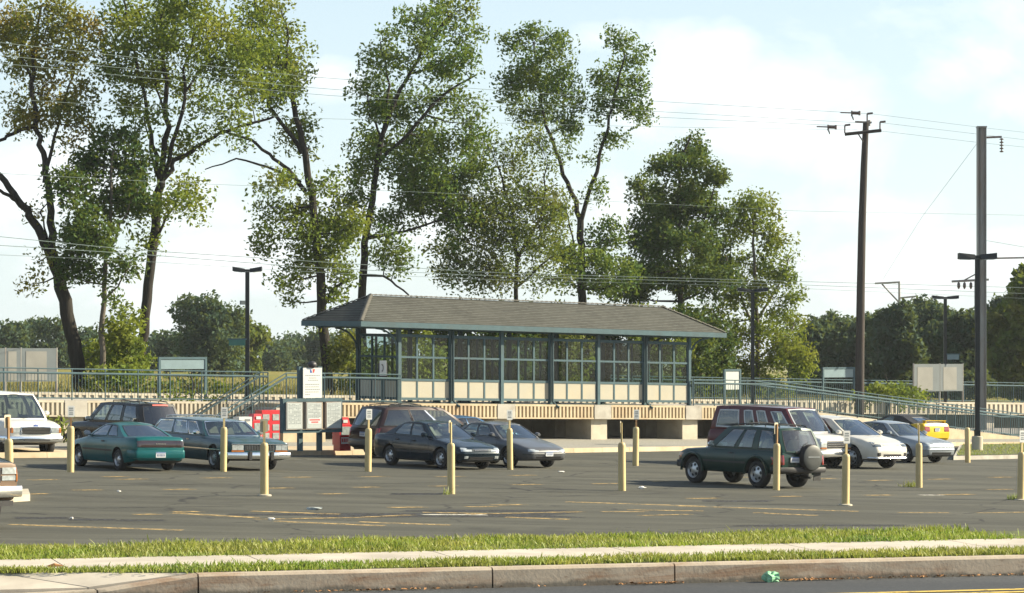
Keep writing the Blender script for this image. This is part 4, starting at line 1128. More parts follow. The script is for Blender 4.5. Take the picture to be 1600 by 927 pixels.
build_car('sedan', 'very dark blue sedan facing right in front of the burgundy minivan', 'car', S, 'paint_navy', HR - 2, ('FR', 691, 733), GR)

# --- grey saloon beside it
S = dict(SED); S.update(H=1.38, nose=.70, top=[(0, .50), (.04, .57), (.15, .63), (.7, .76), (1.3, .87), (1.6, .90), (3.6, .95), (4.0, .96), (4.45, .95), (4.56, .9), (4.6, .75)],
    front=[('headlight', 'lamp_clear', .40, .74, .52, .60, .012, 'pair'), ('grille', 'dark_trim', -.2, .2, .515, .55, .006), ('air_intake', 'dark_trim', -.5, .5, .28, .37, .006)],
    bumpers=[(True, .40, .49, .3, 'grey_cladding', .02)], rear=[('taillight', 'lamp_red', .4, .72, .72, .88, .012, 'pair')], seat_m='seat_cloth', rub=(.42, .49))
def ex(C):
    side_band(C, .5, 4.2, .22, .36, 'grey_cladding', 'sill_cladding', .006); plate(C, True, .44, 0, .3, .12)
S['extra'] = ex
build_car('sedan', 'mid grey sedan facing right on the far side of the dark blue sedan', 'car', S, 'paint_grey', HR, ('FR', 797, 730.5), GR)

# --- maroon and white van
S = dict(L=4.85, W=1.96, wb=2.82, fo=.85, wr=.34, H=2.0, nose=.88, tail=.95, cabmat='paint',
    top=[(0, .86), (.03, .98), (.35, 1.06), (.9, 1.12), (1.2, 1.15), (4.75, 1.17), (4.82, 1.1), (4.85, .9)], bot=bot_std(4.85, .28, .34, .9),
    cab=(.95, 1.6, 4.6, 4.8), ytop=.82, win=[(.05, .20, .09, .22), (.30, .41, .305, .41), (.47, .58, .475, .58), (.66, .93, .66, .92)], tl=.12, th=.82, trim='plate_white', trim_r=.028,
    paint2='paint_white', tone=lambda d, y, z: (d < 1.02 and z > .55) or .52 < z < .66, gaps=[1.15, 2.2], handles=[2.05], spokes=8, dark_from=3, glass={},
    front=[('grille', 'dark_trim', -.52, .52, .66, .90, .010), ('headlight', 'lamp_clear', .56, .84, .70, .88, .014, 'pair'), ('turn_signal', 'lamp_amber', .56, .88, .64, .69, .016, 'pair')],
    bars=(.51, .68, .89, 3, False, 'chrome'), bumpers=[(True, .36, .58, .45, 'chrome', .08), (False, .38, .56, .4, 'chrome', .07)], seats=[2.0, 3.0], mz=.14)
def ex(C):
    plate(C, True, .47); 
S['extra'] = ex
build_car('conversion_van', 'maroon van with white hood and white-framed side windows behind the dark green vehicle', 'van', S, 'paint_maroon', -45, ('FR', 1250, 731), GR)

# --- dark green SUV
S = dict(L=4.35, W=1.70, wb=2.65, fo=.72, wr=.375, H=1.70, nose=.86, tail=.9, tw=.24,
    top=[(0, .72), (.03, .86), (.3, .96), (1.2, 1.02), (1.5, 1.04), (4.25, 1.05), (4.31, 1.0), (4.35, .8)], bot=[(0, .5), (.05, .42), (.2, .38), (.7, .36), (3.6, .36), (4.1, .42), (4.3, .46), (4.35, .55)],
    cab=(1.25, 1.95, 4.0, 4.31), ytop=.75, win=[(.09, .35, .17, .385), (.41, .60, .43, .61), (.69, .91, .70, .90)], tl=.08, th=.87, arch=1.17, trim='dark_trim',
    gaps=[1.3, 2.45, 3.3], handles=[2.3], rub=(.64, .69), spokes=6, glass={'rear_window': 'car_glass'}, seats=[2.3, 3.3], seat_m='seat_cloth', rtl=.06, rth=.9,
    rear=[('taillight', 'lamp_red', .70, .83, .66, .92, .016, 'pair')], front=[('headlight', 'lamp_clear', .5, .75, .72, .85, .012, 'pair'), ('turn_signal', 'lamp_amber', .72, .8, .70, .84, .014, 'pair')],
    bumpers=[(False, .44, .60, .35, 'dark_trim', .09), (True, .44, .64, .35, 'dark_trim', .08)], mirror_m='chrome')
def ex(C):
    roof_rack(C, .15, .95, (.3, .85)); plate(C, False, .80, .33, .31, .15)
    # spare wheel on the tailgate, offset to the right, with a cover
    b = MB(); c = C.PT(C.L + .10, -.18, .86); r = .36
    b.lathe([(.05, -.12), (r * .9, -.12), (r, -.08), (r, .06), (r * .95, .10)], c, 'x', 32); 
    sp = MB(); b2 = [(p[0], -p[1]) for p in [(.05, -.12), (r * .9, -.12), (r, -.08), (r, .06), (r * .95, .10)]]
    w = MB(); w.lathe(b2, c, 'x', 32); o = w.build('spare_wheel', 'tyre_rubber', C.root, world=False, smooth=40)
    w = MB(); w.lathe([(r * .95, -.101), (r * .80, -.125), (r * .5, -.135), (.001, -.138)], c, 'x', 32)
    co = w.build('wheel_cover', 'dark_cover', o, world=False, smooth=40)
    w = MB(); w.box(c + Vector((-.142, 0, .02)), (.004, .42, .035)); w.build('lettering', 'ink_grey', co, world=False)
    for z in (1.0, .7): w = MB(); w.box(C.PT(C.L + .0, .1, z), (.1, .4, .05)); w.build('carrier_arm', 'dark_trim', o, world=False)
    b = MB(); b.tube([C.endp(1, .2, .1) + Vector((-.03, 0, 0)), C.endp(1, -.1, .35) + Vector((-.03, 0, 0)), C.endp(1, -.3, .4) + Vector((-.03, 0, 0))], .01, 5); b.build('wiper', 'dark_trim', C.root, world=False)
    for d in (.72, .72 + 2.65):      # flared arches
        for sg in (1, -1):
            b = MB(); pts = []
            for k in range(15):
                t = math.pi * (k / 14 * 1.06 - .03); dd = d + .375 * 1.2 * math.cos(t); z = .395 + .375 * 1.2 * math.sin(t); pts.append(C.PT(dd, sg * (C.W / 2 + .015), z))
            b.tube(pts, .035, 6); b.build('wheel_arch_flare', 'paint_green', C.root, world=False, smooth=60)
    b = MB(); b.box(C.PT(C.L - .1, -.62, .33), (.02, .26, .22)); b.build('mud_flap', 'dark_trim', C.root, world=False)
    b = MB(); b.tube([C.PT(3.6, -.35, .3), C.PT(4.3, -.35, .3)], .03, 8); b.build('exhaust_pipe', 'dark_trim', C.root, world=False)
S['extra'] = ex
build_car('off_road_vehicle', 'dark green off-road vehicle with a covered spare wheel on its tailgate', 'car', S, 'paint_green', HL - 3, ('RL', 1185, 762), GR)

# --- pearl white crossover
S = dict(L=4.75, W=1.88, wb=2.82, fo=.98, wr=.37, H=1.69, nose=.70, tail=.82, tw=.23,
    top=[(0, .60), (.04, .74), (.15, .84), (.6, .98), (1.2, 1.07), (1.5, 1.09), (4.3, 1.13), (4.65, 1.1), (4.72, 1.0), (4.75, .8)], bot=bot_std(4.75, .27, .32, .98),
    cab=(1.2, 2.2, 3.7, 4.5), ytop=.70, win=[(.13, .43, .25, .47), (.47, .72, .51, .76), (.76, .90, .80, .92)], arch_roof=.05, gaps=[1.5, 2.6, 3.5], handles=[2.45, 3.4], handle_m='chrome', spokes=6,
    front=[('headlight', 'lamp_smoke', .44, .80, .74, .90, .012, 'pair'), ('grille', 'dark_trim', -.42, .42, .73, .86, .008), ('air_intake', 'dark_trim', -.42, .42, .40, .50, .006), ('fog_light', 'dark_trim', .56, .70, .44, .55, .01, 'pair')],
    bars=(.40, .735, .855, 14, True, 'chrome'), bumpers=[(True, .34, .40, .3, 'chrome', .025)], rear=[('taillight', 'lamp_red', .6, .8, .8, 1.05, .012, 'pair')])
build_car('crossover', 'pearl white crossover with a slatted chrome grille beside the maroon van', 'car', S, 'paint_pearl', HR, ('FR', 1333, 732), GR)

# --- silver blue saloon
S = dict(SED); S.update(H=1.44, L=4.7, nose=.74, paint2='paint_silver_blue',
    top=[(0, .58), (.04, .68), (.15, .74), (.7, .84), (1.3, .93), (1.6, .95), (3.7, .99), (4.1, 1.0), (4.55, .98), (4.66, .9), (4.7, .75)], bot=bot_std(4.7, .2), cab=(1.35, 2.1, 3.3, 4.05), fo=.98, wb=2.7,
    front=[('headlight', 'lamp_clear', .40, .76, .62, .74, .012, 'pair'), ('grille', 'dark_trim', -.34, .34, .60, .72, .008), ('air_intake', 'dark_trim', -.5, .5, .3, .40, .006)],
    bars=(.33, .64, .68, 1, False, 'chrome'), bumpers=[(True, .44, .54, .3, 'paint_silver_blue', .02)], rear=[('taillight', 'lamp_red', .4, .72, .74, .9, .012, 'pair')], spokes=5)
build_car('sedan', 'silver blue sedan facing right beside the pearl white crossover', 'car', S, 'paint_silver_blue', HR, ('FR', 1416, 723), GR)

# --- yellow convertible with black hood
S = dict(L=4.6, W=1.82, wb=2.58, fo=.9, wr=.33, H=1.36, nose=.76, tail=.88, cabmat='canvas',
    top=[(0, .55), (.05, .66), (.5, .80), (1.6, .92), (3.4, .94), (3.9, 1.0), (4.4, 1.03), (4.52, 1.0), (4.57, .9), (4.6, .75)], bot=bot_std(4.6, .2),
    cab=(1.6, 2.25, 3.2, 4.0), ytop=.70, win=[(.10, .50, .2, .54)], rwin=(.25, .75, .25, .75), rtl=.25, rth=.75, gaps=[1.6, 3.0], handles=[2.8],
    rear=[('taillight', 'lamp_red', .46, .76, .68, .90, .014, 'pair'), ('bumper_cover', 'paint_yellow', -.72, .72, .40, .62, .03)], front=[('headlight', 'lamp_clear', .45, .75, .58, .66, .012, 'pair')])
def ex(C):
    plate(C, False, .76, 0); b = MB()
    b.box(C.PT(4.42, 0, 1.13), (.2, 1.3, .03))
    for sg in (.6, -.6): b.box(C.PT(4.42, sg, 1.07), (.16, .04, .1))
    b.build('spoiler', 'paint_yellow', C.root, world=False)
S['extra'] = ex
build_car('convertible', 'yellow convertible with a black soft top seen from behind below the ramp', 'car', S, 'paint_yellow', HL, ('RL', 1413, 698), GR)

# --- bronze pickup cut by the left edge
S = dict(L=5.2, W=1.95, wb=3.1, fo=.85, wr=.40, H=1.95, nose=.94, tail=.95, crown=.012, paint2='paint_black',
    top=[(0, 1.16), (.02, 1.24), (.5, 1.33), (1.6, 1.36), (3.0, 1.36), (5.1, 1.34), (5.17, 1.2), (5.2, .9)], bot=bot_std(5.2, .42, .48, .8),
    cab=(1.5, 2.1, 2.95, 3.1), ytop=.78, win=[(.1, .9, .28, .88)], gaps=[1.6, 2.9], handles=[2.75], trim='chrome', trim_r=.018, handle_m='chrome', mirror_m='chrome', tone=lambda d, y, z: z > 1.2,
    front=[('headlight', 'lamp_clear', .55, .90, 1.02, 1.14, .015, 'pair'), ('headlight', 'lamp_clear', .55, .86, .90, .99, .015, 'pair'), ('turn_signal', 'lamp_amber', .88, .93, .88, 1.14, .015, 'pair'), ('grille', 'dark_trim', -.52, .52, .86, 1.14, .012)],
    bars=(.51, .87, 1.13, 4, False, 'chrome'), bumpers=[(True, .58, .80, .5, 'chrome', .12)], rim='steel_wheel', arch=1.12, tw=.24)
def ex(C):
    side_band(C, .1, 5.1, 1.10, 1.13, 'chrome', 'side_moulding')
    b = MB(); b.box(C.PT(-.1, 0, .48), (.02, 1.5, .1)); b.build('valance', 'dark_trim', C.root, world=False)
S['extra'] = ex
build_car('pickup_truck', 'bronze pickup with chrome bumper cut off by the left edge of the photo', 'truck', S, 'paint_bronze', -42, ('FL', -23, 822), GR)
# ------------------------------------------------------------------ bollards
pm('bollard_yellow', (0.52, 0.41, 0.20), 0.55, var=.10, scale=3, dirt=(0.24, 0.16, 0.08), dirtamt=.8, stretch=(1, 1, .4))
pm('post_rust', (0.22, 0.13, 0.06), 0.7, .2, var=.3, scale=8)
pm('post_tan', (0.50, 0.40, 0.2), 0.6, .1, var=.15, scale=6)
pm('sign_back', (0.48, 0.43, 0.32), 0.45, .4, var=.15)
pm('footing', (0.42, 0.38, 0.3), 0.9, var=.2)
GB = 'yellow bay-number bollards in the car park'
def bollard(label, px, py, rot=0, sign=True, front=True, post='post_tan', fat=1.0, lean=0.0, foot=False):
    p = PX(px, py); lean = lean or rnd.uniform(-.016, .016); fat *= rnd.uniform(.96, 1.05); t = thing('bollard', label, 'bollard', p, GB); t.rotation_euler = (lean, lean * .6, R(rot))
    r = .095 * fat
    b = MB(); b.lathe([(r, -.02), (r, 1.17), (r * .93, 1.215), (r * .7, 1.25), (.001, 1.262)], n=20); b.build('pillar', 'bollard_yellow', t, world=False, smooth=40)
    if foot: b = MB(); b.lathe([(.17, -.02), (.17, .025), (.12, .04), (.001, .04)], n=16); b.build('footing', 'footing', t, world=False, smooth=30)
    if sign:
        b = MB(); b.box((0, 0, 1.5), (.055, .04, .54)); b.build('sign_post', post, t, world=False)
        b = MB(); w, h, c = .095, .155, 1.66; pts = []
        for cx, cz, a0 in ((w - .025, h - .025, 0), (-w + .025, h - .025, 90), (-w + .025, -h + .025, 180), (w - .025, -h + .025, 270)):
            for k in range(4): a = R(a0 + k * 30); pts.append((cx + .025 * math.cos(a), cz + .025 * math.sin(a)))
        b.face([(x, -.026, c + z) for x, z in pts]); b.face([(x, -.0225, c + z) for x, z in reversed(pts)], 1)
        for q in range(len(pts)): x0, z0 = pts[q]; x1, z1 = pts[(q + 1) % len(pts)]; b.face([(x0, -.026, c + z0), (x1, -.026, c + z1), (x1, -.0225, c + z1), (x0, -.0225, c + z0)], 1)
        s = b.build('sign_plate', ['sign_white', 'sign_back'], t, world=False)
        b = MB()
        for z, ww, hh in ((.085, .12, .035), (.03, .13, .03), (-.03, .10, .02), (-.075, .12, .03)):
            n = 4
            for k in range(n): b.box(((k - (n - 1) / 2) * ww / n, -.0275, c + z), (ww / n * .7, .002, hh))
        b.build('lettering', 'ink_grey', s, world=False)
    return t
bollard('yellow bollard with white sign beside the nose of the teal coupe', 110, 738, 24, post='post_rust')
bollard('yellow bollard with white sign in front of the station wagon front door edge', 349, 737, 22)
bollard('yellow bollard with a tan backed sign before the chrome front of the station wagon', 413, 775, 195, fat=1.02, foot=True)
bollard('yellow bollard with white sign by the tail of the dark blue sedan', 575, 737, 30)
bollard('yellow bollard with edge-on sign in front of the dark blue sedan nose', 705, 772, 255, fat=1.02)
bollard('yellow bollard with white sign in front of the mid grey sedan', 797, 734, 25)
bollard('yellow bollard with edge-on sign alone on the asphalt left of the green vehicle', 972, 767, 262)
bollard('yellow bollard with white sign in front of the gap between platform piers', 993, 728, 20, post='post_rust')
bollard('yellow bollard with narrow rusty sign before the tail of the dark green off-road vehicle', 1213, 766, 235, post='post_rust')
bollard('large yellow bollard with white sign just right of the spare wheel', 1321, 790, 26, fat=1.0, foot=True)
bollard('yellow bollard with edge-on sign before the silver blue sedan, weeds at its foot', 1436, 762, 258)
bollard('plain yellow bollard without a sign beside the planted island', 1512, 723, 0, sign=False)
bollard('yellow bollard with white sign cut by the right edge of the photo', 1595, 782, 32, foot=True)
bollard('yellow bollard with rusty sign post behind the bronze pickup', 15, 771, 230, post='post_rust')
# weeds at the foot of two bollards
def weeds(label, px, py, n, rad):
    p0 = PX(px, py); pts = []
    for _ in range(n): a = rnd.random() * 6.28; r_ = rad * rnd.random(); pts.append((p0.x + r_ * math.cos(a), p0.y + r_ * .6 * math.sin(a), p0.z))
    o = blades('weed_tuft', pts, .06, .22, .025, 'lawn_blade', None, 1.2); del o['kind']; tag(o, label, 'weed')
weeds('low green weeds at the foot of the bollard before the silver blue sedan', 1424, 761, 70, .35)
weeds('small green weeds at the foot of the bollard on the right edge', 1585, 781, 60, .22)
weeds('small weed at the foot of the dark blue sedan bollard', 699, 773, 14, .12)

# ------------------------------------------------------------------ lamp posts
def lamp(label, base, top_px, half, depth_dir, r=.07, hh=.22, hw_=.33, tilt=.05, pedestal=None, name='lamp_post', mat='pole_dark'):
    """twin-head lamp; base world point, top_px pixel height of the heads"""
    t = thing(name, label, 'street lamp', base); H = CAMH + (559 - top_px) * base.y / F - base.z
    z0 = 0
    if pedestal:
        b = MB(); b.lathe([(pedestal[0], -.1), (pedestal[0], pedestal[1] - .03), (pedestal[0] - .03, pedestal[1]), (.001, pedestal[1])], n=20); b.build('pedestal', 'concrete_pale', t, world=False, smooth=40); z0 = pedestal[1]
        b = MB(); b.box((0, 0, z0 + .12), (r * 2.6, r * 2.6, .24)); b.build('base_cover', mat, t, world=False)
    b = MB(); b.box((0, 0, (H + z0) / 2), (r * 2, r * 2, H - z0)); b.build('pole', mat, t, world=False)
    d = Vector((math.cos(depth_dir), math.sin(depth_dir), 0)); nrm = Vector((-d.y, d.x, 0))
    for s in (1, -1):
        b = MB(); a0, a1 = d * s * .10, d * s * half
        z = Vector((0, 0, 1))
        def q(a, w, zz): return [a - nrm * w + z * zz, a + nrm * w + z * zz]
        p0 = q(a0, hw_ * .7, H - .02); p1 = q(a1, hw_, H - .02 + tilt); p2 = q(a0, hw_ * .5, H + hh * .8); p3 = q(a1, hw_ * .9, H + hh + tilt)
        b.hexa([p0[0], p1[0], p1[1], p0[1]], [p2[0], p3[0], p3[1], p2[1]]); hd = b.build('lamp_head', mat, t, world=False)
        b = MB(); m0, m1 = a0.lerp(a1, .25), a0.lerp(a1, .9)
        b.hexa([*q(m0, hw_ * .6, H - .035 + tilt * .25)[:1], *q(m1, hw_ * .75, H - .035 + tilt * .9)[:1], q(m1, hw_ * .75, H - .035 + tilt * .9)[1], q(m0, hw_ * .6, H - .035 + tilt * .25)[1]],
               [q(m0, hw_ * .6, H - .022 + tilt * .25)[0], q(m1, hw_ * .75, H - .022 + tilt * .9)[0], q(m1, hw_ * .75, H - .022 + tilt * .9)[1], q(m0, hw_ * .6, H - .022 + tilt * .25)[1]])
        b.build('lens', 'lamp_clear', hd, world=False)
    b = MB(); b.box((0, 0, H + hh * .35), (.26, .2, hh * .6)); b.build('head_bracket', mat, t, world=False)
    return t, H
def deck_at(px, v, w):
    """point on the platform deck at v seen in column px"""
    k = (px - 800) / F
    u = (k * (100.7 + CU * v) + 3.96 + SU * v) / (CU - k * SU)
    return pl(u, v, w)
lampL, HL_ = lamp('dark twin-headed lamp post on the platform behind the stairs', deck_at(386.5, 2.4, WT), 425, .55, R(0), r=.075, hh=.15, hw_=.2)
lamp('dark twin-headed lamp post half hidden among the trees behind the right end of the shelter', deck_at(1176, 2.4, WT), 456, .68, R(0), r=.075, hh=.14, hw_=.2)
lampR, HR_ = lamp('dark twin-headed lamp post on the far platform beside the pale display boards', deck_at(1477, 12.9, 1.40), 467, .70, R(0), r=.08, hh=.15, hw_=.2, tilt=.03)
lamp('tall dark car park lamp post on a concrete pedestal at the right', PX(1527, 710, .0) + Vector((0, 0, .1)), 405, .74, R(0), r=.085, hh=.22, hw_=.3, tilt=.02, pedestal=(.22, .62))
# floodlight and hanging name boards on the lamps
b = MB(); z = HL_ * .76; b.box((-.17, -.1, z), (.17, .17, .15), 0, .4); b.tube([(-.1, -.05, z - .05), (0, 0, z - .1)], .02, 6); b.build('floodlight', 'board_back', lampL, world=False)
def nameboard(label, px, v, ww, y0, y1, wbase, mat, off):
    p = deck_at(px, v, wbase); z0 = CAMH + (559 - y1) * p.y / F; z1 = CAMH + (559 - y0) * p.y / F
    t = thing('station_name_board', label, 'sign', (p.x + off, p.y - .1, z1))
    b = MB(); b.box((0, 0, -(z1 - z0) / 2), (ww, .04, z1 - z0)); b.build('panel', mat, t, world=False)
    b = MB(); b.box((0, 0, .02), (ww + .1, .06, .05)); b.build('hanger', 'steel_paint', t, world=False)
nameboard('small dark green name board hanging from the lamp post behind the stairs', 386.5, 2.4, .62, 531, 540, WT, 'name_green', -.38)
nameboard('small blue grey name board hanging from the far platform lamp post', 1477, 12.9, .62, 554, 562, 1.4, 'name_panel', .4)

# ------------------------------------------------------------------ poles
def wood():
    m, nt, o = newmat('pole_wood')
    n1 = noise(nt, coords(nt, (9, 9, .5)), 2.2, 6, .7); n2 = noise(nt, coords(nt), .5, 3)
    c = ramp(nt, n1, [(.3, (.03, .027, .026)), (.7, (.075, .066, .06))]); c = mixc(nt, ramp(nt, n2, [(.4, 0.), (.7, .5)]), c, (.07, .052, .042))
    bsdf(nt, o, c, .9, 0, .2, 0, n1, .4, .02)
wood()
pm('galv', (0.26, 0.26, 0.25), 0.5, .4, var=.2, scale=2, dirt=(.2, .1, .05), dirtamt=.6, stretch=(1, 1, .3))
pm('insulator', (0.10, 0.07, 0.06), 0.3, spec=.6)
pm('wire', (0.10, 0.13, 0.13), 0.9, 0, spec=.1)
base = deck_at(1343, 4.6, .1); Yp = base.y
up_ = thing('utility_pole', 'tall brown wooden utility pole with crossarm standing behind the ramp', 'utility pole', base)
b = MB(); pts = [base] + [PY(x, y, Yp) for x, y in ((1343.5, 560), (1345, 450), (1347, 350), (1350, 260), (1353, 192))]
b.tube(pts, [.215, .21, .195, .18, .16, .14], 14); b.build('pole', 'pole_wood', up_, smooth=50)
b = MB(); a0, a1 = PY(1320, 210, Yp - .3), PY(1377, 204, Yp - .3); b.tube([a0, a1], .08, 6); b.tube([PY(1340, 208, Yp - .3), PY(1349, 222, Yp - .25)], .03, 5); b.build('crossarm', 'pole_wood', up_)
for x, y, h in ((1320, 208, 12), (1375, 203, 12), (1355, 192, 14)):
    b = MB(); p, q = PY(x, y, Yp - .3), PY(x, y - h, Yp - .3); b.tube([p, q], .035, 6); b.tube([q, q + Vector((.26, 0, .03))], .05, 6); b.build('insulator', 'insulator', up_)
b = MB(); b.tube([PY(1336, 190.5, Yp), PY(1362, 191.5, Yp)], .05, 6); b.tube([PY(1358, 197, Yp), PY(1358, 188, Yp)], .07, 6); b.build('switch_arm', 'galv', up_)
for lab, x0, x1, y in (('small line switch hanging on the wires just left of the utility pole top', 1313, 1343, 176), ('small line switch hanging on the wires further left of the utility pole', 1276, 1306, 198)):
    p = PY(x0, y, Yp - 4); t = thing('line_switch', lab, 'switch gear', p); q = PY(x1, y + 1, Yp - 4)
    b = MB(); b.tube([p, p.lerp(q, .65)], .03, 6); b.build('lever', 'insulator', t)
    b = MB(); b.tube([p.lerp(q, .6), q], .075, 8); b.tube([p.lerp(q, .6) + Vector((0, 0, -.16)), p.lerp(q, .6) + Vector((0, 0, .1))], .04, 6); b.tube([q + Vector((0, 0, -.1)), q + Vector((0, 0, .1))], .05, 6); b.build('insulator', 'insulator', t)
    b = MB(); b.tube([p.lerp(q, .62) + Vector((0, 0, -.16)), p.lerp(q, .7) + Vector((0, 0, -.32))], .035, 6); b.build('hanger', 'galv', t)
# steel catenary mast
mb_ = deck_at(1533.5, 9.5, .15); Ym = mb_.y
ms = thing('catenary_mast', 'tall square steel mast with a hanging insulator string at the right', 'mast', mb_)
hm = CAMH + (559 - 200) * Ym / F - mb_.z; b = MB(); wv = .24
for sx in (-1, 1): b.box((mb_.x + sx * wv * .86, Ym, mb_.z + hm / 2), (.045, .42, hm))
b.box((mb_.x, Ym + .02, mb_.z + hm / 2), (.38, .03, hm)); b.box((mb_.x + .06, Ym - .05, mb_.z + hm / 2), (.26, .03, hm)); b.build('shaft', 'galv', ms)
b = MB(); b.box((mb_.x, Ym, mb_.z + hm + .04), (.5, .46, .08)); b.build('cap', 'galv', ms)
b = MB(); p = PY(1541, 215, Ym); q = PY(1565, 214, Ym); b.tube([p, q], .055, 6); b.build('bracket_arm', 'insulator', ms)
b = MB(); r0 = PY(1565, 216, Ym); prof = []
for k in range(5):
    z = -k * .16; prof += [(.03, z), (.11, z - .05), (.11, z - .08), (.03, z - .1)]
b.lathe(prof, r0, n=10); b.build('insulator_string', 'insulator', ms, smooth=40)
for lab, pts, r_ in (('lower_arm', [(1541, 404), (1640, 402)], .045), ('lower_arm', [(1487, 440), (1545, 437)], .06), ('brace', [(1503, 440), (1531, 425)], .035)):
    b = MB(); b.tube([PY(x, y, Ym) for x, y in pts], r_, 6); b.build(lab, 'galv', ms)
for x in (1498, 1507, 1517): b = MB(); b.lathe([(.03, 0), (.08, -.08), (.08, -.25), (.03, -.36)], PY(x, 441, Ym), n=8); b.build('insulator', 'insulator', ms, smooth=40)
b = MB(); b.tube([PY(1523, 437, Ym), PY(1523, 500, Ym)], .02, 5); b.build('cable', 'wire', ms)
# far catenary frame over the trees
Yf = 330; fm = thing('catenary_mast', 'pale distant railway mast with two uneven arms above the right-hand trees', 'mast', PY(1406, 575, Yf))
b = MB(); b.tube([PY(1406, 575, Yf), PY(1405, 440, Yf)], .13, 6); b.build('shaft', 'galv', fm)
b = MB(); b.tube([PY(1367, 443, Yf), PY(1406, 441, Yf)], .11, 6); b.tube([PY(1378, 444, Yf), PY(1404, 472, Yf)], .09, 6); b.build('upper_arm', 'galv', fm)
b = MB(); b.tube([PY(1404, 466, Yf), PY(1433, 463, Yf)], .1, 6); b.tube([PY(1426, 465, Yf), PY(1411, 486, Yf)], .07, 6); b.build('lower_arm', 'galv', fm)

# ------------------------------------------------------------------ overhead lines
GW = 'overhead wires along the railway'
def wire(label, pts, Y0, Y1, r=.012, sag=0):
    x0, x1 = pts[0][0], pts[-1][0]; P = []
    for i in range(25):
        x = lerp(x0, x1, i / 24); y = float(np.interp(x, [p[0] for p in pts], [p[1] for p in pts])); P.append(PY(x, y, lerp(Y0, Y1, (x - x0) / (x1 - x0))))
    b = MB(); b.tube(P, r * .75, 5, cap=False); o = b.build('overhead_wire', 'wire', None, fix=False, smooth=60); return tag(o, label, 'wire', GW)
wire('thin top wire rising left from the utility pole tip', [(-60, 60), (480, 120), (1000, 157), (1358, 178)], 88, Yp)
wire('second thin wire rising left from the utility pole', [(-60, 80), (480, 137), (1000, 173), (1340, 192)], 88, Yp)
wire('third thin wire meeting the left end of the utility pole crossarm', [(-60, 93), (480, 147), (1000, 182), (1320, 197)], 88, Yp)
wire('faint fourth wire below the crossarm wires at the left', [(-60, 150), (480, 185), (1000, 198), (1340, 203)], 88, Yp, .009)
wire('thin wire running right from the utility pole tip past the steel mast', [(1362, 178), (1530, 199), (1680, 216)], Yp, 165)
wire('thin wire running right from the utility pole crossarm', [(1377, 192), (1530, 210), (1680, 228)], Yp, 165)
wire('thin lowest wire running right from the crossarm end', [(1377, 205), (1530, 223), (1680, 238)], Yp, 165)
wire('pale wire crossing the tree crowns at mid height', [(-60, 268), (300, 287), (700, 302), (1250, 330), (1680, 338)], 97, 165, .010)
wire('pale messenger wire, upper of the low pair behind the shelter roof', [(-60, 364), (200, 390), (480, 408), (760, 426), (1140, 437), (1680, 452)], 97, 165, .016)
wire('pale contact wire just under the messenger wire behind the shelter roof', [(-60, 380), (200, 396), (480, 418), (760, 431), (1140, 441), (1680, 462)], 97, 165, .016)
wire('pale wire lowest of the bundle crossing behind the shelter roof', [(-60, 396), (200, 407), (480, 425), (760, 437), (1140, 446), (1680, 470)], 103, 170, .010)
wire('thin sloping wire at the far right under the insulator string', [(1541, 376), (1680, 400)], Ym, Ym + 5, .014)
wire('thin slanting stay running down left from the steel mast', [(1380, 436), (1440, 340), (1526, 225)], 230, Ym, .012)

# ------------------------------------------------------------------ signs and cases
def frame_sign(label, px0, px1, y0, y1, yb, v, wbase, panel, name='sign_frame', post='steel_paint'):
    p, q = deck_at(px0, v, wbase), deck_at(px1, v, wbase); t = thing(name, label, 'sign', p)
    zt = CAMH + (559 - y0) * p.y / F; zb = CAMH + (559 - y1) * p.y / F
    for a in (p, q): b = MB(); b.box((a.x, a.y, (zt + a.z) / 2), (.09, .09, zt - a.z), 0, R(41)); b.build('post', post, t)
    d = (q - p).normalized()
    n = Vector((-d.y, d.x, 0))
    def bar(z0, z1, w, nm, m, e=.05):
        b = MB(); a, c = p + d * e, q - d * e
        b.hexa([Vector((s.x, s.y, z0)) + n * k for s, k in ((a, -w), (c, -w), (c, w), (a, w))], [Vector((s.x, s.y, z1)) + n * k for s, k in ((a, -w), (c, -w), (c, w), (a, w))]); return b.build(nm, m, t)
    bar(zt - .09, zt, .045, 'top_bar', post, .046); bar(zb, zt - .10, .02, 'panel', panel, .05)
    if yb: zz = CAMH + (559 - yb) * p.y / F; bar(zz, zz + .08, .04, 'lower_bar', post, .046)
    return t
frame_sign('teal framed station name board left of the stairs, empty below', 249, 321, 558, 577, None, 2.6, WT, 'name_panel')
frame_sign('teal framed station name board on the far platform beside the utility pole', 1286, 1334, 574, 590, None, 12.8, 1.4, 'name_panel')
frame_sign('small teal poster case on the platform at the right end of the shelter', 1132, 1156, 577, 609, None, 2.4, WT, 'paper', 'poster_case')
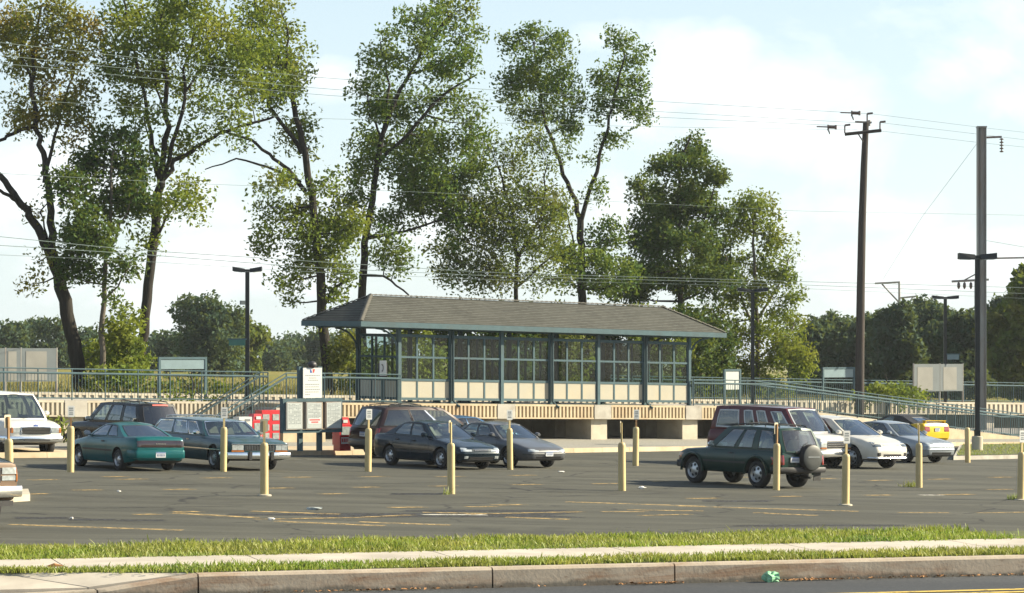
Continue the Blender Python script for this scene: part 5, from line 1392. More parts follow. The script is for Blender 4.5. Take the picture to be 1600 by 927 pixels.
def boards(label, cols, y0, y1, v, w, pan):
    p = deck_at(cols[0], v, w); q = deck_at(cols[-1], v, w); t = thing('display_boards', label, 'notice board', p); z = lambda y: CAMH + (559 - y) * p.y / F
    for a, c in zip(cols[:-1], cols[1:]):
        A, C = deck_at(a, v, w), deck_at(c, v, w); d = (C - A).normalized(); n = Vector((-d.y, d.x, 0)) * .04; A2, C2 = A + d * .03, C - d * .03
        b = MB(); b.hexa([Vector((s.x, s.y, z(y1))) + k for s, k in ((A2, -n), (C2, -n), (C2, n), (A2, n))], [Vector((s.x, s.y, z(y0))) + k for s, k in ((A2, -n), (C2, -n), (C2, n), (A2, n))]); o = b.build('board', 'board_back', t)
        if pan:
            f0, f1 = A2.lerp(C2, .12), A2.lerp(C2, .72); b = MB(); b.hexa([Vector((s.x, s.y, z(y1 - 2))) - n * k for s, k in ((f0, 1.3), (f1, 1.3), (f1, 1.02), (f0, 1.02))], [Vector((s.x, s.y, z(y0 + 5))) - n * k for s, k in ((f0, 1.3), (f1, 1.3), (f1, 1.02), (f0, 1.02))]); b.build('poster', 'board_face', o)
    for c in cols: A = deck_at(c, v, w); b = MB(); b.tube([A, Vector((A.x, A.y, z(y0 - 1)))], .045, 6); b.build('post', 'galv', t)
boards('row of grey display boards on the platform at the far left', [-50, 8, 32, 88], 544, 597, 12.7, 1.40, True)
boards('pair of pale display boards on the far platform at the right', [1427, 1468, 1504], 569, 612, 12.8, 1.40, True)
# pay phone
p = deck_at(598, .25, WT); t = thing('pay_phone', 'pay phone with a white handset sign beside the left end of the shelter', 'phone', p)
b = MB(); b.box((0, 0, .55), (.12, .12, 1.1)); b.build('stand', 'steel_dark_and_shaded', t, world=False)
b = MB(); b.box((0, 0, 1.22), (.36, .3, .6)); b.build('housing', 'box_dark', t, world=False)
b = MB(); b.box((.02, -.2, 1.33), (.26, .06, .58)); s = b.build('sign_panel', 'sign_white', t, world=False)
b = MB(); b.tube([(-.02, -.235, 1.48), (.03, -.24, 1.4), (.03, -.24, 1.28), (-.01, -.235, 1.2)], [.03, .016, .016, .03], 6); b.build('handset_symbol', 'ink', s, world=False)

# notice board on the pavement
s0 = PX(440, 706, .16); s1 = PX(531, 703, .16)
nb_ = thing('notice_board', 'teal notice board with three timetable cases and a tall white sign above', 'notice board', s0); d = Vector((s1.x - s0.x, 0, 0)); W_ = d.x; yy = s0.y; nbx = s0.copy()
zz = lambda y: CAMH + (559 - y) * yy / F
xx = lambda x: (x - 800) * yy / F
for a, c in ((467, 473.5), (498, 504.5)):
    b = MB(); b.box(((xx(a) + xx(c)) / 2, yy + .04, (s0.z + zz(573)) / 2), (xx(c) - xx(a), .12, zz(573) - s0.z)); b.build('post', 'steel_paint', nb_)
b = MB(); b.box(((xx(437) + xx(532)) / 2, yy - .1, zz(625.5)), (xx(532) - xx(437), .2, zz(623) - zz(628))); b.build('top_bar', 'steel_paint', nb_)
b = MB(); b.box(((xx(437) + xx(532)) / 2, yy - .1, zz(674.5)), (xx(532) - xx(437), .2, zz(672) - zz(677))); b.build('bottom_bar', 'steel_paint', nb_)
b = MB(); b.box((xx(437) + .05, yy - .1, (zz(628) + zz(672)) / 2), (.1, .2, zz(628) - zz(672) - .002)); b.build('side_rail', 'steel_paint', nb_); b = MB(); b.box((xx(532) - .03, yy - .1, (zz(628) + zz(672)) / 2), (.06, .2, zz(628) - zz(672) - .002)); b.build('side_rail', 'steel_paint', nb_)
for i, (a, c) in enumerate(((440.5, 466.5), (472, 498), (503.5, 529))):
    b = MB(); b.box(((xx(a) + xx(c)) / 2, yy - .17, (zz(628.5) + zz(671.5)) / 2), (xx(c) - xx(a), .18, zz(628.5) - zz(671.5) - .004)); cs = b.build('timetable_case', 'galv', nb_)
    b = MB(); b.box(((xx(a + 1.5) + xx(c - 1.5)) / 2, yy - .265, (zz(630) + zz(670)) / 2), (xx(c - 1.5) - xx(a + 1.5), .008, zz(630) - zz(670))); pp = b.build('timetable', 'paper', cs)
    b = MB()
    for r_ in range(15 if i != 1 else 11):
        z = zz(632 + r_ * 2.15)
        for k in range(7):
            if rnd.random() < .85: x = lerp(xx(a + 3), xx(c - 3), (k + .5) / 7); b.box((x, yy - .270, z), ((xx(c) - xx(a)) / 7 * rnd.uniform(.4, .75), .003, .017))
    b.build('lettering', 'ink_grey', pp)
    if i == 1:
        b = MB(); b.box(((xx(475) + xx(496)) / 2, yy - .272, zz(658.5)), (xx(496) - xx(475), .004, zz(654) - zz(663))); nn = b.build('notice', 'sign_white', pp)
        b = MB()
        for r_, k_ in ((656.7, 9), (660.3, 6)):
            for k in range(k_): b.box((lerp(xx(477), xx(494), (k + .5 + (9 - k_) / 2) / 9), yy - .2755, zz(r_)), (.03, .003, .045))
        b.build('red_lettering', 'sign_red', nn)
b = MB(); b.box(((xx(471) + xx(501)) / 2, yy - .11, (zz(575) + zz(622.3)) / 2), (xx(501) - xx(471), .03, zz(575) - zz(622.3))); ws = b.build('white_sign', 'sign_white', nb_)
b = MB()
for r_, a, c, n in ((587, 474, 498, 9), (591, 480, 492, 5), (594.5, 478, 495, 6), (601, 474, 497, 8), (605, 474, 496, 8), (609, 474, 498, 8), (613, 474, 496, 8), (617, 474, 482, 3)):
    for k in range(n): b.box((lerp(xx(a), xx(c), (k + .5) / n), yy - .127, zz(r_)), ((xx(c) - xx(a)) / n * .7, .003, .022))
b.build('lettering', 'ink_grey', ws)
b = MB(); x, z = xx(486), zz(580)
b.hexa([(x - .09, yy - .128, z - .06), (x - .01, yy - .128, z - .06), (x - .01, yy - .126, z - .06), (x - .09, yy - .126, z - .06)], [(x - .09, yy - .128, z + .05), (x - .05, yy - .128, z + .05), (x - .05, yy - .126, z + .05), (x - .09, yy - .126, z + .05)], 0)
b.hexa([(x + .01, yy - .128, z - .06), (x + .05, yy - .128, z - .06), (x + .05, yy - .126, z - .06), (x + .01, yy - .126, z - .06)], [(x + .0, yy - .128, z + .06), (x + .08, yy - .128, z + .06), (x + .08, yy - .126, z + .06), (x + .0, yy - .126, z + .06)], 1)
b.build('emblem', ['sign_blue', 'sign_red'], ws)
b = MB(); b.blob((xx(486), yy - .1, zz(570)), (.14, .14, .12), 0, 10); b.build('lamp', 'box_dark', nb_, smooth=60)

# turn the whole board parallel to the platform, widening it so that it keeps its seen width
ang = R(38); kx = .93 / math.cos(ang)
for o in [x for x in COL.objects if rootof(x) == nb_ and x.type == 'MESH']:
    for v_ in o.data.vertices: v_.co.x *= kx
nb_.rotation_euler = (0, 0, ang)
# newspaper boxes
def news(label, px, py, w, H, kind='single', rz=R(36), mat='box_red'):
    p = PX(px, py, .16); t = thing('newspaper_box', label, 'newspaper box', p, 'newspaper boxes by the platform stairs'); t.rotation_euler = (0, 0, rz)
    if kind == 'single':
        b = MB(); b.box((0, 0, .10), (w * .9, .40, .2)); b.build('base', mat, t, world=False)
        b = MB(); b.box((0, 0, .2 + H * .30), (w, .46, H * .60)); bd = b.build('body', mat, t, world=False)
        b = MB(); b.hexa([(-w * .42, -.2, .2 + H * .60), (w * .42, -.2, .2 + H * .60), (w * .42, .2, .2 + H * .60), (-w * .42, .2, .2 + H * .60)], [(-w * .3, -.16, H), (w * .3, -.16, H), (w * .3, .16, H), (-w * .3, .16, H)]); b.build('coin_head', mat, t, world=False)
        b = MB(); b.box((0, -.236, .2 + H * .42), (w * .72, .012, H * .25)); b.build('window', 'box_pane', bd, world=False)
        b = MB(); b.box((0, -.236, .2 + H * .13), (w * .76, .012, H * .2)); q = b.build('name_card', 'sign_white', bd, world=False)
        b = MB()
        for k in range(5): b.box(((k - 2) * w * .14, -.2445, .2 + H * .14), (w * .09, .004, H * .11))
        b.build('lettering', 'sign_red', q, world=False)
        b = MB(); b.box((0, -.19, H * .88), (w * .36, .05, .1)); b.build('price_card', 'sign_white', t, world=False)
    else:
        b = MB(); b.box((0, 0, H / 2), (w, .45, H)); bd = b.build('body', mat, t, world=False)
        for z in (.28, .52, .80):
            for x in (-.22, .22):
                b = MB(); b.box((x * w / .8, -.232, H * z), (w * .36, .014, H * .17)); b.build('window', 'box_pane', bd, world=False)
news('red newspaper box with a white name card right of the notice board', 534.5, 704.5, .48, 1.12)
news('short red newspaper box left of the tall four-window box', 399, 698, .48, 1.12)
news('tall wide red newspaper box behind the chrome front of the station wagon', 418, 697, .72, 1.24, 'wide')
p = PX(379, 699, .16); t = thing('newspaper_box', 'white newspaper box on a stand above the station wagon hood', 'newspaper box', p, 'newspaper boxes by the platform stairs'); t.rotation_euler = (0, 0, R(36))
b = MB(); b.box((0, 0, .78), (.5, .4, .5)); bb = b.build('body', 'sign_white', t, world=False); b = MB(); b.box((.08, -.205, .92), (.2, .012, .07)); b.build('lettering', 'ink_grey', bb, world=False)
b = MB(); b.box((0, 0, .27), (.12, .12, .55)); b.box((0, 0, .02), (.4, .34, .04)); b.build('stand', 'sign_white', t, world=False)

# ------------------------------------------------------------------ litter
def litter(name, label, cat, px, py, w, r, mat, n=9, z=0.02, world=None):
    p = world or PX(px, py); b = MB(); b.blob(Vector((0, 0, r[2] * .8)), r, 0, n, .7); o = b.build(name, mat, None, world=False, smooth=None); o.location = p; return tag(o, label, cat)
pm('bag_green', (0.28, 0.56, 0.34), 0.3, var=.25, scale=14); pm('litter_white', (0.75, 0.72, 0.66), 0.6, var=.1)
pg = kp(2.35, -.12, ROADZ)
litter('plastic_bag', 'crumpled pale green plastic bag in the gutter', 'litter', 0, 0, 0, (.062, .05, .042), 'bag_green', 12, 0, kp(3.2, -.075, ROADZ))
litter('paper_scrap', 'white paper scrap on the asphalt left of the dark green vehicle', 'litter', 1003, 764, 0, (.10, .09, .04), 'litter_white', 7)
litter('paper_scrap', 'flat white scrap near the grass below the station wagon bollard', 'litter', 424, 813, 0, (.09, .07, .03), 'litter_white', 7)
litter('crushed_cup', 'crushed grey litter lying right of the wagon bollard', 'litter', 492, 797, 0, (.18, .06, .035), 'paper', 7)
litter('paper_scrap', 'small white scrap at the end of a dark tar line', 'litter', 112, 811.5, 0, (.035, .035, .025), 'litter_white', 6)
litter('paper_scrap', 'tiny white scrap in the middle of the left bays', 'litter', 186, 768.5, 0, (.05, .04, .02), 'litter_white', 6)
litter('paper_scrap', 'small white scrap in front of the mid grey sedan', 'litter', 877, 738, 0, (.09, .06, .02), 'litter_white', 6)
# fallen leaves in the gutter
lv = []
def leaf(t, n, z, s):
    a = rnd.random() * 6.28; c = kp(t, n, z); e = rnd.uniform(.2, .9)
    u = Vector((math.cos(a), math.sin(a), rnd.uniform(-.1, .4))) * s; w = Vector((-math.sin(a), math.cos(a), rnd.uniform(0, e))) * s * .5
    lv.append([c - u, c + w * .9 + Vector((0, 0, s * .2)), c + u, c - w * .9 + Vector((0, 0, s * .15))])
for _ in range(330): leaf(rnd.choice([rnd.uniform(3.25, 3.75), rnd.uniform(3.3, 4.5), rnd.uniform(4.6, 6.2), rnd.uniform(2.0, 2.5), rnd.uniform(-1, 6)]), -abs(rnd.gauss(0, .035)) - .012, ROADZ + .012, rnd.uniform(.012, .026))
for _ in range(45): leaf(rnd.uniform(-.2, .5), -abs(rnd.gauss(0, .03)) - .01, ROADZ + .012, rnd.uniform(.012, .024))
pm('dead_leaf', (0.30, 0.15, 0.06), .8, var=.45, scale=30)
struct(npmesh('fallen_leaves', np.array([[tuple(p) for p in q] for q in lv]), 4, 'dead_leaf'), 'stuff', 'dry brown fallen leaves gathered in the gutter along the kerb')
b = MB(); c = kp(-2.15, .78, ZV + .02); b.tube([c, c + Vector((.05, .01, .012)), c + Vector((.11, .02, .004))], [.008, .014, .004], 6); tag(b.build('twig', 'dead_leaf', None, fix=True), 'dry brown twig lying on the footway at the left', 'twig')
# ------------------------------------------------------------------ foliage
def bark(name, c1, c2):
    m, nt, o = newmat(name)
    n1 = noise(nt, coords(nt, (6, 6, .9)), 1.6, 6, .7); c = ramp(nt, n1, [(.3, c1), (.7, c2)]); bsdf(nt, o, c, .95, 0, .15, 0, n1, .7, .05)
bark('bark_dark', (.014, .013, .012), (.045, .04, .034)); bark('bark_grey', (.06, .052, .042), (.16, .14, .11))
leafmat('leaf_ash', (.19, .20, .026), (.135, .19, .028), (.05, .10, .022), .42)
leafmat('leaf_rust', (.21, .14, .028), (.17, .17, .03), (.09, .13, .026), .42)
leafmat('leaf_dark', (.028, .07, .018), (.045, .09, .022), (.08, .12, .028), .33)
leafmat('leaf_poplar', (.05, .11, .024), (.08, .145, .03), (.14, .175, .034), .38)
leafmat('leaf_olive', (.135, .135, .028), (.095, .135, .028), (.05, .10, .024), .4)
leafmat('leaf_far_hazed', (.035, .068, .045), (.048, .085, .05), (.075, .105, .05), .3, .12)  # distance haze is put into this leaf colour, paler and bluer
leafmat('leaf_bush', (0.208, 0.234, 0.036), (0.143, 0.195, 0.034), (0.078, 0.130, 0.026), .42)
def leaf_quads(C, size, asp=.52, droop=.35):
    """C (n,3) centres -> folded rhombic leaves"""
    n = len(C); s = size * nr.uniform(.55, 1.3, n)
    a = nr.uniform(0, 2 * np.pi, n); e = nr.normal(-droop, .6, n)
    U = np.stack([np.cos(a) * np.cos(e), np.sin(a) * np.cos(e), np.sin(e)], 1)
    V = nr.normal(0, 1, (n, 3)); V -= U * (V * U).sum(1, keepdims=True); V /= np.linalg.norm(V, axis=1, keepdims=True)
    W = np.cross(U, V); U = U * s[:, None] * .5; V = V * (s * asp)[:, None] * .5; W = W * (s * .08)[:, None]
    return np.stack([C - U, C - U * .1 + V + W, C + U, C - U * .1 - V + W], 1)
def tree(label, px_base, Y, limbs, clumps, leafm, barkm='bark_dark', lsize=.21, dens=1.0, name='tree', cat='tree', group=None, base_y=None, sub=.27, per=64, depth=1.0, twigs=True, droop=.35):
    s = F / Y
    base = PY(limbs[0][0][0][0], limbs[0][0][0][1], Y); base.z = min(base.z, 1.0 + g(base.x))
    t = thing(name, label, cat, base, group); b = MB(); sk = []
    for li, (pts, w0, w1) in enumerate(limbs):
        n = len(pts); off = 0; dirn = rnd.uniform(-1, 1) * depth; P = []
        if li:        # root the limb on whatever it grows from
            p0 = PY(*pts[0], Y); j = min(range(len(sk)), key=lambda k: (sk[k][0].x - p0.x) ** 2 + (sk[k][0].z - p0.z) ** 2); off = sk[j][0].y - Y
        fine = []
        for (x0, y0), (x1, y1) in zip(pts[:-1], pts[1:]):
            for k in range(4): fine.append((lerp(x0, x1, k / 4), lerp(y0, y1, k / 4)))
        fine.append(pts[-1]); n = len(fine)
        for i, (x, y) in enumerate(fine):
            q = PY(x, y, Y); q.y += off + (dirn * (i / n) * 2.2 if li else 0)
            if 0 < i < n - 1: q += Vector((rnd.gauss(0, .035), rnd.gauss(0, .05), 0)) * (1 if li == 0 else 1.5)
            P.append(q)
        if li == 0: P[0] = base + Vector((0, 0, -.1))
        rad = [lerp(w0, w1, (i / (n - 1)) ** .8) * .88 / 2 / s for i in range(n)]
        if li == 0: rad[0] *= 1.25
        b.tube(P, rad, 9); sk += list(zip(P, rad))
    L = []; tw = b
    for c in clumps:
        x, y, rx, ry = c[:4]; dd = c[4] if len(c) > 4 else 1.0
        cen = PY(x, y, Y); RX, RZ = rx * GROW / s, ry * GROW / s
        lo = [k for k in sk if k[0].z < cen.z + .5] or sk
        near = min(lo, key=lambda k: (k[0].x - cen.x) ** 2 + .55 * (k[0].z - cen.z) ** 2 + .02 * k[1]); st, sr = near
        cen.y = st.y + rnd.gauss(0, .9) * min(RX, 1.6) * depth
        d = cen - st
        if twigs and d.length > .2:
            mid = st + d * .5 + Vector((rnd.gauss(0, .12), rnd.gauss(0, .12), -.06 * d.length)); r0 = max(.018, min(sr * .55, .02 + .018 * d.length))
            tw.tube([st, st.lerp(mid, .55), mid, mid.lerp(cen, .6), cen], [r0, r0 * .85, r0 * .7, r0 * .5, .012], 5, cap=False)
        area = math.pi * RX * RZ; ns = max(2, int(area * 4.3 * dens * dd))
        for _ in range(ns):
            v = Vector((rnd.gauss(0, 1), rnd.gauss(0, 1), rnd.gauss(0, 1))); v.normalize(); r_ = rnd.random() ** .42
            q = cen + Vector((v.x * RX * r_, v.y * max(RX, RZ) * .85 * r_, v.z * RZ * r_))
            if twigs: tw.tube([cen + (q - cen) * .12, q + Vector((0, 0, .06))], [.013, .006], 3, cap=False)
            k = max(3, int(rnd.gauss(per, per * .35))); L.append(np.array(q) + nr.normal(0, 1, (k, 3)).clip(-1.7, 1.7) * np.array([sub, sub, sub * .8]))
    tr = b.build('trunk', barkm, t, smooth=60)
    C = np.concatenate(L); LC.append(len(C)); o = npmesh('crown', leaf_quads(C, lsize, droop=droop), len(C), leafm, t, loc=tuple(base)); return t
LC = []; GROW = 1.14
YT = lambda px, v: deck_at(px, v, 1.0).y
T = []
tree('tall leaning tree with yellowing rusty leaves and a long bare limb at the left edge', 128, YT(125, 18), [
  ([(128, 625), (120, 560), (110, 510), (92, 430), (76, 385)], 28, 22), ([(78, 392), (52, 345), (28, 312), (0, 275), (-50, 225)], 18, 9), ([(83, 400), (78, 330), (66, 250), (52, 200), (43, 130), (46, 60), (55, 0)], 16, 4),
  ([(48, 195), (25, 205), (0, 222), (-40, 238)], 8, 5), ([(67, 285), (78, 210), (98, 130), (112, 50)], 8, 2), ([(46, 140), (25, 80), (10, 20)], 6, 2), ([(48, 70), (65, 30), (72, -10)], 4, 2), ([(75, 380), (62, 330), (68, 312)], 4, 2), ([(30, 315), (8, 300), (-30, 290)], 8, 4)],
  [(15, 25, 40, 32), (65, 15, 45, 30), (118, 45, 42, 32), (30, 85, 42, 30), (95, 95, 42, 32), (60, 135, 42, 28), (15, 165, 30, 22), (118, 140, 30, 22), (90, 175, 40, 24), (60, 195, 30, 16), (128, 195, 20, 18), (-15, 55, 30, 35), (140, 65, 22, 18), (55, 60, 30, 25), (62, 335, 16, 12, .6), (62, 412, 20, 12, .6), (20, 195, 22, 14, .7), (45, 445, 12, 6, .5), (110, 225, 18, 12, .6)],
  'leaf_rust', lsize=.21, dens=.85, sub=.36)
tree('dark green maple with a thin straight trunk between two larger leaning trees', 158, YT(160, 17), [
  ([(158, 625), (160, 520), (165, 420), (172, 330), (176, 240)], 13, 4), ([(165, 400), (190, 350), (210, 310)], 6, 2), ([(166, 390), (130, 340), (115, 300)], 6, 2), ([(162, 470), (190, 440), (205, 410)], 4, 2)],
  [(175, 222, 42, 24), (150, 258, 42, 26), (205, 258, 36, 30), (120, 298, 38, 30), (170, 308, 55, 30), (215, 308, 34, 26), (118, 368, 28, 30), (162, 368, 46, 32), (108, 430, 20, 28), (150, 428, 32, 18, .7), (205, 410, 30, 22, .7), (188, 468, 22, 14, .5), (135, 395, 30, 20)],
  'leaf_dark', 'bark_grey', lsize=.23, dens=1.25, sub=.30)
tree('tall tree with pale green airy crown forking low, left of the platform lamp post', 210, YT(212, 18), [
  ([(205, 625), (213, 575), (225, 520), (236, 420), (244, 330), (251, 274)], 22, 15), ([(252, 278), (262, 200), (260, 130), (254, 60), (262, 0), (262, -50)], 12, 4), ([(249, 280), (236, 210), (222, 130), (206, 60), (196, 0)], 9, 3), ([(255, 280), (275, 250), (305, 230), (340, 207), (385, 192), (425, 180)], 10, 4), ([(257, 275), (285, 180), (300, 90), (312, 10)], 9, 3),
  ([(245, 275), (238, 235), (232, 180)], 5, 2), ([(240, 380), (270, 330), (290, 300)], 6, 2), ([(290, 150), (330, 90), (360, 50)], 5, 2), ([(262, 190), (240, 120), (235, 40)], 5, 2)],
  [(190, 35, 34, 36), (240, 25, 42, 32), (292, 35, 46, 36), (345, 55, 42, 40), (395, 88, 46, 40), (345, 118, 50, 30), (190, 108, 34, 36), (198, 165, 28, 22), (250, 105, 42, 34), (300, 148, 34, 26), (240, 185, 28, 20), (320, 208, 34, 22), (362, 175, 25, 20), (282, 230, 26, 18), (292, 300, 34, 22), (300, 330, 24, 20), (266, 320, 28, 30, .7), (236, 362, 24, 26, .7), (385, 128, 34, 26), (220, 70, 36, 30), (270, 70, 36, 30), (320, 15, 36, 24), (260, -15, 50, 22), (372, 195, 18, 12, .6)],
  'leaf_ash', lsize=.21, dens=.95, sub=.36)
tree('tall left-leaning tree with a thick dark trunk behind the left end of the shelter', 512, YT(510, 19), [
  ([(514, 625), (508, 540), (503, 470), (495, 390), (487, 300), (474, 235), (464, 185), (448, 120), (424, 62), (400, 10), (385, -45)], 22, 4), ([(478, 300), (455, 270), (430, 250), (395, 222), (345, 205)], 9, 4), ([(472, 240), (430, 178), (400, 130), (372, 90)], 9, 3), ([(470, 285), (420, 262), (375, 250), (325, 268)], 6, 2), ([(503, 480), (522, 452), (535, 440)], 9, 5), ([(448, 120), (450, 60), (440, 10)], 6, 2)],
  [(430, 35, 30, 40), (452, 92, 28, 34), (400, 35, 34, 36), (463, 140, 25, 30), (428, 150, 32, 28), (470, 188, 22, 22), (415, 105, 34, 34), (440, 285, 36, 20), (418, 322, 28, 22), (510, 292, 22, 26, .8), (470, 350, 46, 30), (520, 342, 38, 36), (428, 372, 34, 22), (500, 388, 48, 28), (545, 355, 26, 36), (452, 438, 28, 18), (530, 418, 30, 24), (446, 470, 14, 10, .6), (480, 420, 30, 20), (530, 455, 22, 18, .7), (395, 230, 24, 14, .5), (450, 210, 26, 18, .6), (375, 75, 26, 26), (480, 225, 18, 14, .6), (505, 500, 20, 10, .4)],
  'leaf_ash', lsize=.21, dens=1.0, sub=.34)
tree('tall spreading green tree rising behind the left end of the shelter roof', 566, YT(566, 20), [
  ([(566, 625), (566, 470), (570, 380), (584, 290), (596, 212), (625, 140), (660, 80), (702, 25)], 18, 4), ([(597, 215), (608, 130), (592, 60)], 8, 2), ([(590, 255), (650, 192), (700, 142), (745, 118)], 8, 3), ([(576, 372), (635, 360), (695, 338)], 7, 3), ([(568, 430), (600, 432), (640, 462)], 6, 3), ([(640, 115), (690, 100), (730, 70)], 5, 2), ([(596, 215), (575, 170), (570, 120)], 5, 2)],
  [(705, 15, 38, 28), (662, 50, 34, 32), (722, 58, 28, 24), (600, 50, 18, 20), (640, 30, 14, 14), (590, 100, 28, 28), (640, 100, 38, 28), (692, 110, 34, 24), (578, 160, 28, 34), (620, 160, 44, 34), (680, 158, 34, 28), (730, 110, 30, 20), (600, 220, 42, 32), (660, 210, 40, 28), (574, 250, 32, 32), (630, 268, 54, 32), (690, 250, 44, 32), (558, 300, 22, 28), (620, 330, 52, 28), (682, 310, 44, 32), (610, 388, 28, 28), (626, 412, 22, 20), (735, 195, 28, 44), (745, 262, 26, 34), (650, 300, 44, 30), (700, 290, 40, 34), (715, 350, 34, 26)],
  'leaf_poplar', lsize=.21, dens=1.0, sub=.32)
tree('broad olive and brown feathery tree rising over the middle of the shelter roof', 805, YT(805, 18), [
  ([(805, 625), (805, 470), (808, 400), (800, 330), (778, 260)], 11, 3), ([(806, 410), (845, 340), (855, 260)], 7, 2), ([(805, 440), (760, 390), (710, 370)], 6, 2), ([(806, 450), (840, 420), (865, 400)], 5, 2)],
  [(742, 330, 40, 40), (790, 345, 44, 40), (850, 350, 40, 44), (720, 410, 44, 34), (770, 425, 44, 30), (842, 230, 42, 34), (800, 250, 36, 34), (832, 308, 52, 46), (772, 300, 38, 32), (720, 340, 36, 26, .8), (700, 390, 36, 22), (770, 378, 56, 38), (832, 388, 52, 38), (870, 330, 24, 38), (740, 440, 46, 22, .8), (800, 436, 46, 24, .8), (690, 428, 24, 16), (860, 438, 28, 20), (760, 225, 24, 30, .8)],
  'leaf_olive', lsize=.19, dens=2.3, sub=.32, per=18)
tree('tall forked poplar with two separate leafy tops right of the feathery olive tree', 909, YT(909, 20), [
  ([(909, 625), (909, 470), (908, 400), (907, 342)], 18, 12), ([(907, 345), (886, 285), (868, 235), (850, 180), (840, 110), (835, 60)], 10, 3), ([(908, 345), (930, 270), (945, 220), (960, 150), (975, 90)], 9, 3), ([(900, 400), (885, 340), (880, 300)], 4, 2), ([(905, 440), (880, 410), (870, 380)], 5, 2)],
  [(846, 52, 28, 22), (810, 60, 22, 24), (872, 84, 22, 28), (832, 108, 46, 32), (800, 130, 24, 28), (870, 140, 32, 28), (832, 168, 46, 28), (888, 188, 22, 26), (906, 163, 16, 18, .7), (965, 74, 22, 20), (995, 94, 17, 19), (960, 120, 32, 28), (1000, 140, 17, 24), (945, 168, 23, 24), (985, 178, 26, 22), (960, 212, 18, 18), (930, 248, 14, 12, .5), (938, 300, 22, 22, .6), (950, 378, 38, 28), (905, 420, 38, 36), (940, 440, 42, 28), (880, 400, 22, 28), (975, 440, 30, 24)],
  'leaf_poplar', lsize=.21, dens=1.1, sub=.30)
tree('dense dark green pointed tree right of the forked poplar', 1065, YT(1065, 20), [
  ([(1065, 625), (1062, 420), (1060, 330), (1066, 250), (1078, 215)], 12, 3), ([(1062, 400), (1020, 340), (1005, 300)], 6, 2), ([(1062, 400), (1100, 340), (1115, 290)], 6, 2)],
  [(1080, 228, 26, 20), (1058, 255, 38, 24), (1104, 270, 26, 20), (1020, 300, 34, 32, .8), (1070, 310, 48, 34), (1110, 330, 28, 24), (1010, 370, 28, 38), (1060, 380, 58, 38), (1112, 390, 38, 34), (1000, 430, 38, 28), (1060, 438, 58, 30), (1120, 440, 34, 28), (980, 460, 38, 18), (1040, 345, 40, 30)],
  'leaf_dark', lsize=.23, dens=1.5, sub=.28)
tree('loose light green tree standing behind the half hidden lamp post', 1182, YT(1182, 20), [
  ([(1186, 630), (1183, 500), (1178, 400), (1176, 325)], 10, 3), ([(1183, 520), (1145, 440), (1130, 400)], 5, 2), ([(1183, 500), (1225, 430), (1235, 400)], 5, 2), ([(1185, 560), (1235, 520), (1250, 500)], 4, 2)],
  [(1165, 318, 22, 20), (1195, 328, 22, 24), (1150, 360, 32, 28), (1205, 375, 28, 24), (1160, 410, 42, 28, .8), (1220, 420, 23, 24), (1150, 460, 38, 28, .8), (1210, 468, 38, 28, .8), (1240, 508, 22, 24), (1170, 520, 48, 28), (1225, 550, 38, 28), (1180, 580, 48, 28), (1130, 560, 34, 28), (1112, 500, 28, 28), (1245, 570, 20, 24), (1130, 610, 40, 20), (1200, 615, 50, 20)],
  'leaf_ash', 'bark_grey', lsize=.22, dens=1.15, sub=.32)
# shrubs at the foot of the trees
def shrub(label, px, y0, clumps, v, m='leaf_bush', dens=1.2, lsize=.24):
    return tree(label, px, YT(px, v), [([(px, y0), (px + 3, y0 - 30), (px - 2, y0 - 55)], 5, 2), ([(px, y0 - 10), (px + 18, y0 - 45)], 3, 1), ([(px, y0 - 10), (px - 18, y0 - 42)], 3, 1)], clumps, m, lsize=lsize, dens=dens, name='shrub', cat='shrub', group='shrubs between the platform and the trees', sub=.28)
shrub('bright sunlit shrub between the two leaning trunks at the left', 185, 622, [(185, 520, 34, 28), (165, 560, 34, 30), (205, 565, 36, 30), (185, 595, 44, 26), (215, 535, 22, 20), (150, 590, 20, 22), (190, 488, 22, 16, .6)], 17.3, dens=1.1)
shrub('dark undergrowth right of the thin maple trunk', 262, 630, [(262, 612, 34, 16), (300, 610, 28, 16), (330, 606, 20, 14)], 16.5, 'leaf_olive', 1.0)
shrub('low green plants behind the railing under the platform lamp post', 395, 632, [(380, 612, 24, 14), (412, 612, 22, 12)], 16.3, 'leaf_olive', .9)
for i, (px, cl, m_) in enumerate([(560, [(548, 560, 26, 34), (575, 575, 26, 30), (560, 600, 40, 20)], 'leaf_olive'), (640, [(625, 560, 34, 40), (660, 575, 34, 34), (640, 605, 48, 20)], 'leaf_bush'), (715, [(700, 560, 38, 40), (735, 565, 34, 40), (715, 605, 48, 20)], 'leaf_dark'),
      (790, [(770, 560, 40, 44), (810, 560, 36, 40), (790, 608, 50, 20)], 'leaf_dark'), (865, [(850, 545, 38, 46), (890, 560, 36, 42), (865, 608, 50, 22)], 'leaf_olive'), (940, [(925, 540, 38, 50), (965, 555, 38, 44), (945, 610, 50, 24)], 'leaf_dark'), (1010, [(1000, 540, 38, 52), (1035, 550, 36, 46), (1015, 612, 50, 24)], 'leaf_bush'), (1085, [(1075, 540, 40, 52), (1110, 560, 36, 44), (1090, 612, 50, 26)], 'leaf_dark')]):
    names = ['olive shrub seen through the open left end of the shelter', 'sunlit shrub seen through the first shelter windows from the left', 'dark shrub seen through the second shelter bay', 'dark shrub seen through the third shelter bay', 'olive shrub seen through the fourth shelter bay', 'dark shrub seen through the fifth shelter bay', 'sunlit shrub seen through the sixth shelter bay', 'dark shrub just right of the shelter behind the railing']
    shrub(names[i], px, 628, cl + [(px - 22, 505 + rnd.uniform(-6, 10), 26, 22), (px + 16, 500 + rnd.uniform(-6, 12), 26, 24)] if i else cl, 18 + (i % 3), m_, 1.35)
